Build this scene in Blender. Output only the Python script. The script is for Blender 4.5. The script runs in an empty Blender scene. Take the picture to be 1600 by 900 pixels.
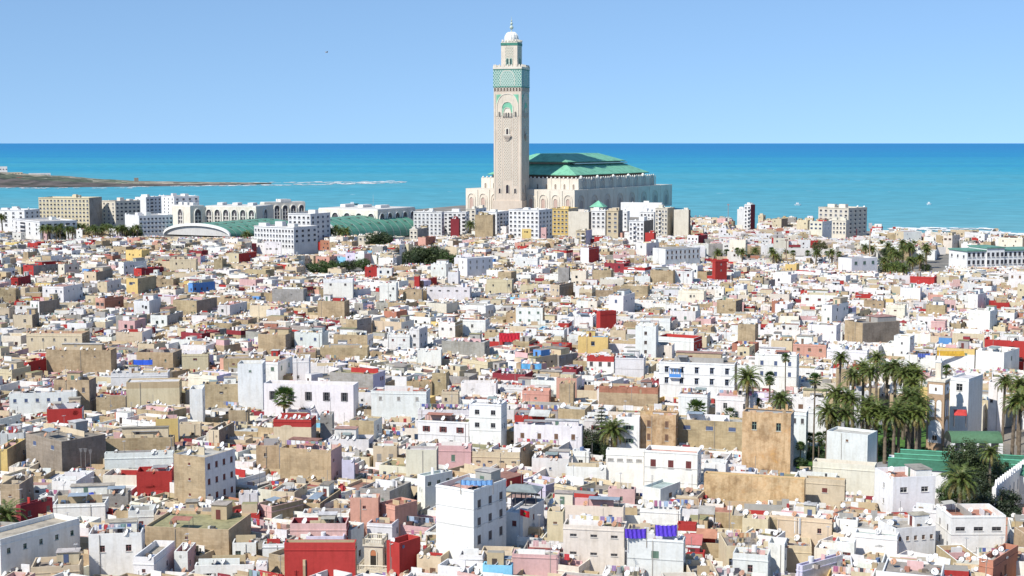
import bpy, bmesh, math, random
import numpy as np
from mathutils import Vector, Matrix
R = math.radians
rng = random.Random(11)
SC = bpy.context.scene
COLL = SC.collection
# ------------------------------------------------------------------ camera
H = 75.0; F = 2300.0; PW, PH = 1600, 900; HZ = 223.5
PITCH = math.atan((450 - HZ) / F); CP, SP = math.cos(PITCH), math.sin(PITCH)
cam = bpy.data.cameras.new('camera'); camo = bpy.data.objects.new('camera', cam); COLL.objects.link(camo)
camo.location = (0, 0, H); camo.rotation_euler = (R(90) - PITCH, 0, 0)
cam.sensor_width = 36; cam.lens = F / PW * 36; cam.clip_start = 5; cam.clip_end = 400000
SC.camera = camo
# ------------------------------------------------------------------ light
SUN_AZ, SUN_EL = 46.0, 45.0          # degrees left of straight behind the camera, height
w = bpy.data.worlds.new('World'); SC.world = w; w.use_nodes = True
nt = w.node_tree; nt.nodes.clear()
sky = nt.nodes.new('ShaderNodeTexSky'); sky.sky_type = 'NISHITA'; sky.sun_disc = False
sky.sun_elevation = R(SUN_EL); sky.sun_rotation = R(180 + SUN_AZ)
sky.air_density = 1.0; sky.dust_density = 0.0; sky.ozone_density = 3.0; sky.altitude = 100
tc = nt.nodes.new('ShaderNodeTexCoord'); mp = nt.nodes.new('ShaderNodeMapping')
mp.inputs['Location'].default_value = (0, 0, 0.16); mp.inputs['Scale'].default_value = (1, 1, .8)
bg = nt.nodes.new('ShaderNodeBackground'); bg.inputs['Strength'].default_value = 0.135
hs = nt.nodes.new('ShaderNodeHueSaturation'); hs.inputs['Saturation'].default_value = 1.04
wo = nt.nodes.new('ShaderNodeOutputWorld')
nt.links.new(tc.outputs['Generated'], mp.inputs['Vector']); nt.links.new(mp.outputs['Vector'], sky.inputs['Vector'])
nt.links.new(sky.outputs[0], hs.inputs['Color'])
tn = nt.nodes.new('ShaderNodeMix'); tn.data_type = 'RGBA'; tn.blend_type = 'MULTIPLY'; tn.inputs[0].default_value = 1; tn.inputs[7].default_value = (.98, 1.01, 1.03, 1)
nt.links.new(hs.outputs[0], tn.inputs[6]); nt.links.new(tn.outputs[2], bg.inputs['Color']); nt.links.new(bg.outputs[0], wo.inputs['Surface'])
sl = bpy.data.lights.new('sun', 'SUN'); sl.energy = 4.9; sl.angle = R(0.53); sl.color = (1, .96, .885)
so = bpy.data.objects.new('sun', sl); COLL.objects.link(so)
SDIR = Vector((-math.sin(R(SUN_AZ)) * math.cos(R(SUN_EL)), -math.cos(R(SUN_AZ)) * math.cos(R(SUN_EL)), math.sin(R(SUN_EL))))
so.rotation_euler = SDIR.to_track_quat('Z', 'Y').to_euler(); so.location = (-200, -200, 400)
vs = SC.view_settings; vs.view_transform = 'Standard'; vs.look = 'None'; vs.exposure = 0.24; vs.gamma = 1
SC.cycles.max_bounces = 5; SC.cycles.diffuse_bounces = 3; SC.cycles.glossy_bounces = 2
SC.cycles.volume_bounces = 0

# ------------------------------------------------------------------ pixel <-> world
def gp(px, py, z=0.0):
    u = (px - 800) / F; v = (450 - py) / F
    dy = CP + v * SP; dz = -SP + v * CP
    t = (z - H) / dz
    return Vector((u * t, dy * t, z))
def at_depth(px, py, D):
    u = (px - 800) / F; v = (450 - py) / F
    dy = CP + v * SP; dz = -SP + v * CP
    t = D / dy
    return Vector((u * t, D, H + dz * t))
def proj(x, y, z):
    q = y * CP + (H - z) * SP
    return 800 + F * x / q, 450 - F * ((z - H) * CP + y * SP) / q
# ------------------------------------------------------------------ materials
MATS = {}
def principled(name):
    m = bpy.data.materials.new(name); m.use_nodes = True
    return m, m.node_tree, m.node_tree.nodes['Principled BSDF']
def N(t, ty, **kw):
    n = t.nodes.new(ty)
    for k, v in kw.items():
        if k in n.inputs: n.inputs[k].default_value = v
        else: setattr(n, k, v)
    return n
def mixc(t, mode, fac, a, b):
    n = t.nodes.new('ShaderNodeMix'); n.data_type = 'RGBA'; n.blend_type = mode
    for s, v in ((n.inputs[0], fac), (n.inputs[6], a), (n.inputs[7], b)):
        if hasattr(v, 'links') or hasattr(v, 'is_linked'): t.links.new(v, s)
        else: s.default_value = v
    return n.outputs[2]
def ramp(t, src, stops):
    r = t.nodes.new('ShaderNodeValToRGB'); cr = r.color_ramp
    while len(cr.elements) < len(stops): cr.elements.new(0.5)
    for e, (p, c) in zip(cr.elements, stops):
        e.position = p; e.color = c if len(c) == 4 else (*c, 1)
    t.links.new(src, r.inputs[0]); return r.outputs[0]
def g(v): return (v, v, v, 1)
def mat_surface(name, rough=.9, grime=0.35, streak=0.25, brick=0, bump=.15, scale=1.0, rib=0, patch=0):
    """painted or raw wall: its own colour comes from the face attribute, weather from noise"""
    m, t, b = principled(name)
    at = N(t, 'ShaderNodeAttribute', attribute_name='Col'); geo = N(t, 'ShaderNodeNewGeometry')
    col = at.outputs['Color']
    n1 = N(t, 'ShaderNodeTexNoise', Scale=.22 * scale, Detail=6.0, Roughness=.65); t.links.new(geo.outputs['Position'], n1.inputs['Vector'])
    f1 = ramp(t, n1.outputs['Fac'], [(.35, g(1 - grime)), (.55, g(1)), (.8, g(1.0))])
    col = mixc(t, 'MULTIPLY', 1.0, col, f1)
    if streak:
        mp = N(t, 'ShaderNodeMapping'); mp.inputs['Scale'].default_value = (1.6, 1.6, .18)
        t.links.new(geo.outputs['Position'], mp.inputs['Vector'])
        n2 = N(t, 'ShaderNodeTexNoise', Scale=.9, Detail=4.0, Roughness=.6); t.links.new(mp.outputs[0], n2.inputs['Vector'])
        f2 = ramp(t, n2.outputs['Fac'], [(.36, (1 - streak, 1 - streak * 1.15, 1 - streak * 1.4, 1)), (.52, g(1))])
        col = mixc(t, 'MULTIPLY', 1.0, col, f2)
    if patch:      # fallen render: cream, orange and bare brick patches
        n4 = N(t, 'ShaderNodeTexNoise', Scale=.28, Detail=9.0, Roughness=.7); t.links.new(geo.outputs['Position'], n4.inputs['Vector'])
        col = mixc(t, 'MULTIPLY', 1.0, col, ramp(t, n4.outputs['Fac'], [(.3, (.5, .5, .52, 1)), (.42, (.85, .83, .8, 1)), (.5, (1.05, 1.1, 1.15, 1)), (.6, (.95, .9, .85, 1)), (.7, (1.1, .95, .6, 1))]))
    n3 = N(t, 'ShaderNodeTexNoise', Scale=2.2, Detail=5.0); t.links.new(geo.outputs['Position'], n3.inputs['Vector'])
    col = mixc(t, 'MULTIPLY', 1.0, col, ramp(t, n3.outputs['Fac'], [(.3, g(.92)), (.6, g(1.0))]))
    hgt = n3.outputs['Fac']
    if brick:
        sx = N(t, 'ShaderNodeSeparateXYZ'); t.links.new(geo.outputs['Position'], sx.inputs[0])
        ad = N(t, 'ShaderNodeMath', operation='ADD'); t.links.new(sx.outputs[0], ad.inputs[0]); t.links.new(sx.outputs[1], ad.inputs[1])
        cb = N(t, 'ShaderNodeCombineXYZ'); t.links.new(ad.outputs[0], cb.inputs[0]); t.links.new(sx.outputs[2], cb.inputs[1])
        br = N(t, 'ShaderNodeTexBrick', Scale=1.0); br.inputs['Brick Width'].default_value = .9; br.inputs['Row Height'].default_value = .42
        br.inputs['Mortar Size'].default_value = .035; br.inputs['Mortar Smooth'].default_value = .4
        br.inputs['Color1'].default_value = g(1); br.inputs['Color2'].default_value = (.8, .77, .73, 1); br.inputs['Mortar'].default_value = g(.78)
        t.links.new(cb.outputs[0], br.inputs['Vector']); col = mixc(t, 'MULTIPLY', .7, col, br.outputs['Color'])
    if rib:
        wv = N(t, 'ShaderNodeTexWave', Scale=rib, Distortion=.0); t.links.new(geo.outputs['Position'], wv.inputs['Vector'])
        hgt = wv.outputs['Fac']; col = mixc(t, 'MULTIPLY', .5, col, ramp(t, wv.outputs['Fac'], [(.0, g(.7)), (.5, g(1))]))
    t.links.new(col, b.inputs['Base Color']); b.inputs['Roughness'].default_value = rough
    b.inputs['Specular IOR Level'].default_value = .25
    if bump:
        bp = N(t, 'ShaderNodeBump', Strength=bump, Distance=.15); t.links.new(hgt, bp.inputs['Height']); t.links.new(bp.outputs[0], b.inputs['Normal'])
    MATS[name] = m; return m
mat_surface('plaster', grime=.1, streak=.09)
mat_surface('blockwork', grime=.3, streak=.14, brick=1, bump=.3)
mat_surface('ruin', grime=.3, streak=.2, bump=.5, patch=1)
mat_surface('roofing', grime=.4, streak=0, bump=.3, scale=2.5)
mat_surface('sheet', rough=.5, grime=.3, streak=.1, rib=3.0)
mat_surface('stone', grime=.12, streak=.1, scale=.3)
mat_surface('cloth', grime=.1, streak=0, bump=.0)
mat_surface('metal', rough=.5, grime=.2, streak=0, bump=0)
mat_surface('earth', grime=.35, streak=0, bump=.4, scale=.5)
mat_surface('tiles', rough=.55, grime=.3, streak=.15, rib=2.2, scale=.6)
mat_surface('bark', grime=.35, streak=0, bump=.4, scale=6)
def mat_glass():
    m, t, b = principled('window_glass')
    b.inputs['Base Color'].default_value = (.02, .025, .03, 1); b.inputs['Roughness'].default_value = .12; MATS['glass'] = m
mat_glass()
def mat_leaf():
    m, t, b = principled('foliage')
    at = N(t, 'ShaderNodeAttribute', attribute_name='Col'); oi = N(t, 'ShaderNodeObjectInfo'); geo = N(t, 'ShaderNodeNewGeometry')
    n = N(t, 'ShaderNodeTexNoise', Scale=.7, Detail=3.0); t.links.new(geo.outputs['Position'], n.inputs['Vector'])
    c = mixc(t, 'MULTIPLY', 1.0, at.outputs['Color'], ramp(t, n.outputs['Fac'], [(.3, g(.65)), (.7, (1.25, 1.2, 1.0, 1))]))
    c = mixc(t, 'MULTIPLY', 1.0, c, ramp(t, oi.outputs['Random'], [(0, (.8, .85, .9, 1)), (1, (1.2, 1.12, .95, 1))]))
    t.links.new(c, b.inputs['Base Color']); b.inputs['Roughness'].default_value = .55
    tr = N(t, 'ShaderNodeBsdfTranslucent'); t.links.new(c, tr.inputs['Color'])
    mx = N(t, 'ShaderNodeMixShader'); mx.inputs[0].default_value = .25
    t.links.new(b.outputs[0], mx.inputs[1]); t.links.new(tr.outputs[0], mx.inputs[2])
    t.links.new(mx.outputs[0], t.nodes['Material Output'].inputs['Surface']); MATS['leaf'] = m
mat_leaf()
def mat_lattice(name, rib, sc):
    """carved sebka net: pale stone ribs over darker carved ground; colour of ground from attribute"""
    m, t, b = principled(name)
    at = N(t, 'ShaderNodeAttribute', attribute_name='Col'); tc = N(t, 'ShaderNodeTexCoord')
    mp = N(t, 'ShaderNodeMapping'); mp.inputs['Scale'].default_value = (.42 * sc, .42 * sc, .3 * sc); mp.inputs['Rotation'].default_value = (0, 0, 0)
    t.links.new(tc.outputs['Object'], mp.inputs['Vector'])
    sx = N(t, 'ShaderNodeSeparateXYZ'); t.links.new(mp.outputs[0], sx.inputs[0])
    ad = N(t, 'ShaderNodeMath', operation='ADD'); t.links.new(sx.outputs[0], ad.inputs[0]); t.links.new(sx.outputs[1], ad.inputs[1])
    cb = N(t, 'ShaderNodeCombineXYZ'); t.links.new(ad.outputs[0], cb.inputs[0]); t.links.new(sx.outputs[2], cb.inputs[1])
    rt = N(t, 'ShaderNodeMapping'); rt.inputs['Rotation'].default_value = (0, 0, R(45)); t.links.new(cb.outputs[0], rt.inputs['Vector'])
    ck = N(t, 'ShaderNodeTexVoronoi', Scale=1.0); ck.feature = 'DISTANCE_TO_EDGE'; ck.inputs['Randomness'].default_value = .25
    t.links.new(rt.outputs[0], ck.inputs['Vector'])
    f = ramp(t, ck.outputs['Distance'], [(.1, g(0)), (.3, g(1))])
    c = mixc(t, 'MIX', f, rib, at.outputs['Color'])
    t.links.new(c, b.inputs['Base Color']); b.inputs['Roughness'].default_value = .8
    bp = N(t, 'ShaderNodeBump', Strength=.6, Distance=.5); bp.invert = True; t.links.new(f, bp.inputs['Height']); t.links.new(bp.outputs[0], b.inputs['Normal'])
    MATS[name] = m
mat_lattice('lattice', (.60, .53, .43, 1), 1.45)
mat_lattice('zellige', (.42, .52, .45, 1), 1.3)
def mat_sea():
    m, t, b = principled('sea')
    geo = N(t, 'ShaderNodeNewGeometry'); sx = N(t, 'ShaderNodeSeparateXYZ'); t.links.new(geo.outputs['Position'], sx.inputs[0])
    lg = N(t, 'ShaderNodeMath', operation='LOGARITHM'); t.links.new(sx.outputs[1], lg.inputs[0]); lg.inputs[1].default_value = 10
    mr = N(t, 'ShaderNodeMapRange'); mr.inputs['From Min'].default_value = 3.0; mr.inputs['From Max'].default_value = 4.6
    t.links.new(lg.outputs[0], mr.inputs['Value'])
    n0 = N(t, 'ShaderNodeTexNoise', Scale=.0007, Detail=4.0); mpa = N(t, 'ShaderNodeMapping'); mpa.inputs['Scale'].default_value = (.35, 2.2, 1)
    t.links.new(geo.outputs['Position'], mpa.inputs['Vector']); t.links.new(mpa.outputs[0], n0.inputs['Vector'])
    ad = N(t, 'ShaderNodeMath', operation='MULTIPLY_ADD'); t.links.new(n0.outputs['Fac'], ad.inputs[0]); ad.inputs[1].default_value = .5; ad.inputs[2].default_value = -.25
    sm = N(t, 'ShaderNodeMath', operation='ADD'); t.links.new(mr.outputs[0], sm.inputs[0]); t.links.new(ad.outputs[0], sm.inputs[1])
    # shallow turbid water inshore, then green blue, deep blue offshore
    c = ramp(t, sm.outputs[0], [(.05, (.12, .33, .38)), (.25, (.075, .31, .39)), (.42, (.04, .285, .40)), (.62, (.022, .22, .40)), (.85, (.025, .19, .40))])
    n1 = N(t, 'ShaderNodeTexNoise', Scale=.06, Detail=5.0); mpb = N(t, 'ShaderNodeMapping'); mpb.inputs['Scale'].default_value = (.5, 1, 1)
    t.links.new(geo.outputs['Position'], mpb.inputs['Vector']); t.links.new(mpb.outputs[0], n1.inputs['Vector'])
    c = mixc(t, 'MULTIPLY', 1.0, c, ramp(t, n1.outputs['Fac'], [(.3, g(.8)), (.7, g(1.16))]))
    n2 = N(t, 'ShaderNodeTexNoise', Scale=.035, Detail=3.0, Roughness=.7); t.links.new(mpb.outputs[0], n2.inputs['Vector'])
    fo = ramp(t, n2.outputs['Fac'], [(.715, g(0)), (.75, g(1))])
    c = mixc(t, 'MIX', fo, c, (.7, .75, .75, 1))
    t.links.new(c, b.inputs['Base Color']); b.inputs['Roughness'].default_value = .6; b.inputs['Specular IOR Level'].default_value = .12
    bp = N(t, 'ShaderNodeBump', Strength=.5, Distance=2.0); t.links.new(n1.outputs['Fac'], bp.inputs['Height']); t.links.new(bp.outputs[0], b.inputs['Normal'])
    MATS['sea'] = m
mat_sea()
def mat_ground():
    m, t, b = principled('ground')
    geo = N(t, 'ShaderNodeNewGeometry')
    n1 = N(t, 'ShaderNodeTexNoise', Scale=.05, Detail=8.0); t.links.new(geo.outputs['Position'], n1.inputs['Vector'])
    c = ramp(t, n1.outputs['Fac'], [(.3, (.12, .115, .105)), (.55, (.22, .2, .17)), (.7, (.3, .26, .21))])
    t.links.new(c, b.inputs['Base Color']); b.inputs['Roughness'].default_value = .95; MATS['ground'] = m
mat_ground()
def mat_grass():
    m, t, b = principled('grass')
    geo = N(t, 'ShaderNodeNewGeometry')
    n1 = N(t, 'ShaderNodeTexNoise', Scale=.5, Detail=6.0); t.links.new(geo.outputs['Position'], n1.inputs['Vector'])
    c = ramp(t, n1.outputs['Fac'], [(.35, (.03, .07, .015)), (.55, (.07, .17, .02)), (.75, (.12, .24, .03))])
    t.links.new(c, b.inputs['Base Color']); b.inputs['Roughness'].default_value = .9; MATS['grass'] = m
mat_grass()
def mat_headland():
    m, t, b = principled('headland')
    geo = N(t, 'ShaderNodeNewGeometry'); at = N(t, 'ShaderNodeAttribute', attribute_name='Col')
    n1 = N(t, 'ShaderNodeTexNoise', Scale=.03, Detail=6.0); t.links.new(geo.outputs['Position'], n1.inputs['Vector'])
    c = mixc(t, 'MULTIPLY', 1.0, at.outputs['Color'], ramp(t, n1.outputs['Fac'], [(.38, (.35, .45, .35, 1)), (.6, g(1.2))]))
    t.links.new(c, b.inputs['Base Color']); b.inputs['Roughness'].default_value = .95; MATS['headland'] = m
mat_headland()
MORD = list(MATS.keys())
# ------------------------------------------------------------------ mesh sink
class MB:
    def __init__(s): s.v = []; s.f = []; s.m = []; s.c = []; s.T = None
    def xf(s, x, y, th): s.T = (x, y, math.cos(th), math.sin(th))
    def poly(s, pts, mat, col):
        i = len(s.v)
        if s.T:
            tx, ty, c, n = s.T
            s.v.extend((tx + p[0] * c - p[1] * n, ty + p[0] * n + p[1] * c, p[2]) for p in pts)
        else: s.v.extend(tuple(p) for p in pts)
        s.f.append(tuple(range(i, i + len(pts)))); s.m.append(mat); s.c.append(col)
    def box(s, x0, x1, y0, y1, z0, z1, mat, col, top=None, topmat=None, bottom=False):
        P = s.poly
        P([(x0, y0, z0), (x1, y0, z0), (x1, y0, z1), (x0, y0, z1)], mat, col)
        P([(x1, y0, z0), (x1, y1, z0), (x1, y1, z1), (x1, y0, z1)], mat, col)
        P([(x1, y1, z0), (x0, y1, z0), (x0, y1, z1), (x1, y1, z1)], mat, col)
        P([(x0, y1, z0), (x0, y0, z0), (x0, y0, z1), (x0, y1, z1)], mat, col)
        P([(x0, y0, z1), (x1, y0, z1), (x1, y1, z1), (x0, y1, z1)], topmat or mat, top or col)
        if bottom: P([(x0, y1, z0), (x1, y1, z0), (x1, y0, z0), (x0, y0, z0)], mat, col)
    def cyl(s, cx, cy, z0, z1, r0, r1, n, mat, col, cap=True):
        a = [2 * math.pi * k / n for k in range(n)]
        for k in range(n):
            p, q = a[k], a[(k + 1) % n]
            s.poly([(cx + r0 * math.cos(p), cy + r0 * math.sin(p), z0), (cx + r0 * math.cos(q), cy + r0 * math.sin(q), z0),
                    (cx + r1 * math.cos(q), cy + r1 * math.sin(q), z1), (cx + r1 * math.cos(p), cy + r1 * math.sin(p), z1)], mat, col)
        if cap: s.poly([(cx + r1 * math.cos(p), cy + r1 * math.sin(p), z1) for p in a], mat, col)
    def lathe(s, cx, cy, prof, n, mat, col):
        for (r0, z0), (r1, z1) in zip(prof, prof[1:]): s.cyl(cx, cy, z0, z1, max(r0, .01), max(r1, .01), n, mat, col, False)
    def bar(s, a, b, r, mat, col):
        a, b = Vector(a), Vector(b); d = (b - a)
        if d.length < 1e-6: return
        d.normalize(); u = d.orthogonal().normalized() * r; v = d.cross(u)
        k = [u + v, -u + v, -u - v, u - v]
        for i in range(4):
            j = (i + 1) % 4
            s.poly([a + k[i], a + k[j], b + k[j], b + k[i]], mat, col)
        s.poly([b + q for q in k], mat, col)
    def mesh(s, name):
        me = bpy.data.meshes.new(name)
        me.from_pydata(s.v, [], s.f)
        used = sorted(set(s.m), key=MORD.index); ix = {k: i for i, k in enumerate(used)}
        for k in used: me.materials.append(MATS[k])
        n = len(s.f)
        if n:
            me.polygons.foreach_set('material_index', np.array([ix[k] for k in s.m], dtype=np.int32))
            a = me.attributes.new('Col', 'FLOAT_COLOR', 'FACE')
            cc = np.ones((n, 4), dtype=np.float32); cc[:, :3] = np.array([c[:3] for c in s.c], dtype=np.float32)
            a.data.foreach_set('color', cc.ravel())
        me.update(); return me
def tag(o, label=None, cat=None, group=None, kind=None):
    if label: o['label'] = label
    if cat: o['category'] = cat
    if group: o['group'] = group
    if kind: o['kind'] = kind
    return o
def obj(name, mb, parent=None, loc=None, rz=None):
    me = mb.mesh(name) if isinstance(mb, MB) else mb
    o = bpy.data.objects.new(name, me); COLL.objects.link(o)
    if parent: o.parent = parent
    if loc is not None: o.location = loc
    if rz is not None: o.rotation_euler = (0, 0, rz)
    return o
def empty(name, loc, rz=0):
    o = bpy.data.objects.new(name, None); COLL.objects.link(o); o.location = loc; o.rotation_euler = (0, 0, rz); o.empty_display_size = .5
    return o
def copy_tree(o, parent=None):
    c = o.copy(); COLL.objects.link(c); c.parent = parent
    for ch in [x for x in o.children]: copy_tree(ch, c)
    return c
# ------------------------------------------------------------------ palette (surface colours; dark brown and lilac also paint shade on walls)
PAL = dict(W=(.80, .79, .77), B=(.50, .39, .245), C=(.62, .52, .36), G=(.40, .38, .35), R=(.42, .045, .04), M=(.27, .04, .05),
           P=(.64, .41, .39), S=(.62, .34, .26), O=(.60, .41, .23), Y=(.68, .50, .20), L=(.60, .56, .70), U=(.12, .30, .62),
           T=(.44, .20, .13), E=(.30, .42, .36), K=(.05, .05, .055), N=(.72, .66, .55), D=(.32, .27, .22), V=(.08, .3, .17), Q=(.25,.55,.75), I=(.72, .63, .43))
CW = dict(W='white', B='brown brick', C='cream', G='grey concrete', R='red', M='maroon', P='pink', S='salmon', O='ochre', Y='yellow',
          L='lilac', U='blue', T='terracotta', E='grey-green', K='black', N='pale cream', D='shaded brown', V='green', Q='light blue')
def jit(c, r, a=.07):
    k = 1 + r.uniform(-a, a)
    if c is PAL['W']: q = r.random(); k = r.uniform(.84, 1.0) if q < .5 else 1.0; c = (c[0], c[1] * (1 - .015 * q * q), c[2] * (1 - .07 * q * q))
    return tuple(min(.86, max(.01, x * k * (1 + r.uniform(-.03, .03)))) for x in c)
MATOF = dict(B='blockwork', G='blockwork', D='blockwork', O='ruin')
# ------------------------------------------------------------------ labels that count outwards from a landmark
LMS = [('arched stone turret', 590, 865), ('tall brick house with a white windowed side', 318, 745), ('long red wall', 480, 870), ('salmon house', 600, 795),
       ('three-storey white corner house', 735, 800), ('red flag', 819, 818), ('purple cloths', 1020, 832), ('long ochre wall', 1190, 770),
       ('white cube house', 1325, 703), ('steep white house beside the dark trees', 1412, 770), ('white house with terracotta terrace', 1520, 825), ('roof masts', 1240, 830),
       ('classical house with three shutters', 1050, 735), ('tall layered pine', 940, 690), ('pale brick minaret', 1465, 640), ('orange ruined house', 1200, 690),
       ('pink house', 708, 712), ('pink-sided brick house', 485, 728), ('big brown brick house', 95, 710), ('white gabled hall', 480, 625),
       ('lone palm', 443, 625), ('cream wall house', 240, 612), ('brown block wall', 125, 562), ('white house with blue porch', 1090, 595), ('red cube house', 948, 500), ('blue tarpaulin', 925, 532),
       ('red tower', 1124, 423), ('tall white house with a shaded windowed side', 742, 418), ('low green vaults', 570, 356), ('cream hotel block', 105, 332), ('great minaret', 800, 250),
       ('orange brick box house', 170, 475), ('white tower house', 1412, 540), ('white palace with green eaves', 1540, 405), ('balconied cream block', 1316, 345), ('pink box house', 1467, 510),
       ('bottom left corner of the picture', 5, 890), ('bottom right corner of the picture', 1595, 890)]
ORD = ['nearest', 'second', 'third', 'fourth', 'fifth', 'sixth', 'seventh', 'eighth', 'ninth', 'tenth', 'eleventh', 'twelfth']
NUM = ['no', 'one', 'two', 'three', 'four', 'five', 'six', 'seven', 'eight', 'nine', 'ten', 'eleven', 'twelve']
PEND = []
def want_label(o, px, py, what, extra='', plural=None):
    """remember an object; labels are given at the end, counting look-alikes outward from the closest landmark"""
    PEND.append([o, px, py, what, extra])
def give_labels():
    used = set(o['label'] for o in SC.objects if 'label' in o)
    groups = {}
    for e in PEND:
        o, px, py, what, extra = e
        best = min(((px - lx) ** 2 + ((py - ly) * 1.6) ** 2, n, lx, ly) for n, lx, ly in LMS)
        _, n, lx, ly = best
        dx, dy = px - lx, py - ly
        if 'corner of' in n: d = 'near'
        elif abs(dx) > 1.3 * abs(dy): d = 'left of' if dx < 0 else 'right of'
        else: d = 'beyond' if dy < 0 else 'in front of'
        groups.setdefault((what, d, n), []).append((best[0], e))
    for (what, d, n), L in groups.items():
        L.sort(key=lambda q: q[0])
        for k, (_, e) in enumerate(L):
            o, px, py, _w, extra = e
            first = (ORD[k] + ' ') if len(L) > 1 and k < len(ORD) else ''
            base = f"{first}{what} {d} the {n}"
            ww = (base + ' ' + extra).split()
            lab = ' '.join(ww) if len(ww) <= 16 else ' '.join(base.split()[:16])
            q = lab; j = k
            while q in used:
                j += 1
                q = f"{what} {d} the {n}, {ORD[j % 12]} outward".strip()
                if j > 40: break
            used.add(q); o['label'] = q
# ------------------------------------------------------------------ setting: sea, land
def sheet(name, pts, z, mat, col=(.5, .5, .5)):
    m = MB(); m.poly([(x, y, z) for x, y in pts], mat, col); return tag(obj(name, m), kind='structure')
SEA = -4.0
m = MB(); m.poly([(-90000, 900, SEA), (90000, 900, SEA), (230000, 330000, SEA), (-230000, 330000, SEA)], 'sea', (.1, .3, .5)); tag(obj('sea', m), kind='structure')
coast_px = [(-500, 326), (0, 326), (300, 328), (500, 329), (640, 328), (720, 321), (900, 321), (1075, 330), (1085, 352), (1180, 356), (1300, 359), (1420, 363), (1480, 364.5), (1600, 368), (2100, 376)]
cw = [gp(a, b, 0) for a, b in coast_px]
pts = [(p.x, p.y) for p in cw]
lm = MB(); lm.poly([(-1500, -60, 0), (1500, -60, 0)] + [(x, y, 0) for x, y in reversed(pts)], 'ground', (.2, .2, .2))
for (a, b), (c, d) in zip(pts, pts[1:]):   # the shore drops to the water
    lm.poly([(a, b, 0), (a, b + 9, SEA - .5), (c, d + 9, SEA - .5), (c, d, 0)], 'earth', (.3, .26, .2))
tag(obj('ground', lm), kind='structure')
# ------------------------------------------------------------------ small prototypes
DN = Vector((-.62, -.55, .56)).normalized()      # every dish looks at the same satellite
DU = DN.cross(Vector((0, 0, 1))).normalized(); DV = DN.cross(DU).normalized() * -1
def dish_mesh(r, col, seed):
    mb = MB(); n = 14; rings = [(0, -.22), (.55, -.15), (1, 0)]
    c0 = Vector((0, 0, .55 + r * .7)) + DN * .1
    def P(k, i):
        rr, dd = rings[i]; a = 2 * math.pi * k / n
        return c0 + (DU * math.cos(a) + DV * math.sin(a)) * r * rr + DN * r * dd
    for k in range(n):
        for i in (0, 1):
            a = [P(k, i), P(k + 1, i), P(k + 1, i + 1), P(k, i + 1)]
            if i == 0: a = a[1:]
            mb.poly(a, 'metal', col); mb.poly([p - DN * .03 for p in reversed(a)], 'metal', tuple(x * .75 for x in col))
    f = c0 + DN * r * .75
    mb.bar(c0 - DV * r * .95, f, .02, 'metal', (.3, .3, .3)); mb.bar(f, f - DN * .12, .05, 'metal', (.25, .25, .25))
    mb.bar((0, 0, 0), c0 - DN * .18 * r, .035, 'metal', (.35, .3, .27)); mb.box(-.15, .15, -.15, .15, 0, .08, 'blockwork', (.4, .38, .35))
    return mb.mesh('satellite_dish')
DISH = [dish_mesh(.52, (.66, .66, .65), 1), dish_mesh(.42, (.55, .53, .5), 2), dish_mesh(.62, (.7, .69, .67), 3), dish_mesh(.5, (.5, .27, .16), 4), dish_mesh(.46, (.72, .72, .72), 5)]
_WC = {}
SHC = [(.16, .05, .045), (.11, .1, .1), (.2, .12, .08), (.1, .13, .22), (.35, .33, .3), (.13, .2, .15)]
def window_mesh(wd, ht, style, ci):
    k = (wd, ht, style, ci)
    if k in _WC: return _WC[k]
    mb = MB(); c = SHC[ci]; d = .16; h2 = wd / 2; fr = tuple(min(.8, x * 1.6 + .05) for x in c)
    mb.poly([(-h2, d, 0), (h2, d, 0), (h2, d, ht), (-h2, d, ht)], 'glass', (0, 0, 0))
    t = .055
    for x in (-h2, h2 - t, -t / 2): mb.box(x, x + t, d - .05, d - .01, 0, ht, 'metal', fr)
    for z in (0, ht - t, ht * .62): mb.box(-h2 + t, h2 - t, d - .047, d - .012, z, z + t, 'metal', fr)
    if style == 1:      # closed louvred leaves
        for x0, x1 in ((-h2, -.02), (.02, h2)):
            mb.box(x0, x1, .03, .07, .03, ht, 'metal', c)
            for q in range(int(ht / .16)): mb.box(x0 + .06, x1 - .06, .005, .04, .06 + q * .16, .13 + q * .16, 'metal', tuple(x * 1.25 for x in c))
    if style == 2:      # leaves folded back on the wall
        for x0, x1 in ((-h2 * 1.95, -h2), (h2, h2 * 1.95)): mb.box(x0, x1, -.06, -.01, 0, ht, 'metal', c)
    if style == 3:      # grille
        for q in range(1, int(wd / .14)): mb.bar((-h2 + q * .14, -.02, 0), (-h2 + q * .14, -.02, ht), .012, 'metal', (.1, .1, .1))
    mb.box(-h2 - .08, h2 + .08, -.1, .0 + .02, -.09, 0.0, 'plaster', (.6, .58, .54), bottom=True)
    if style == 4: mb.box(-h2 - .15, h2 + .15, -.32, .0, ht + .12, ht + .2, 'plaster', (.72, .7, .67), bottom=True)
    _WC[k] = mb.mesh('window'); return _WC[k]
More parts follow.
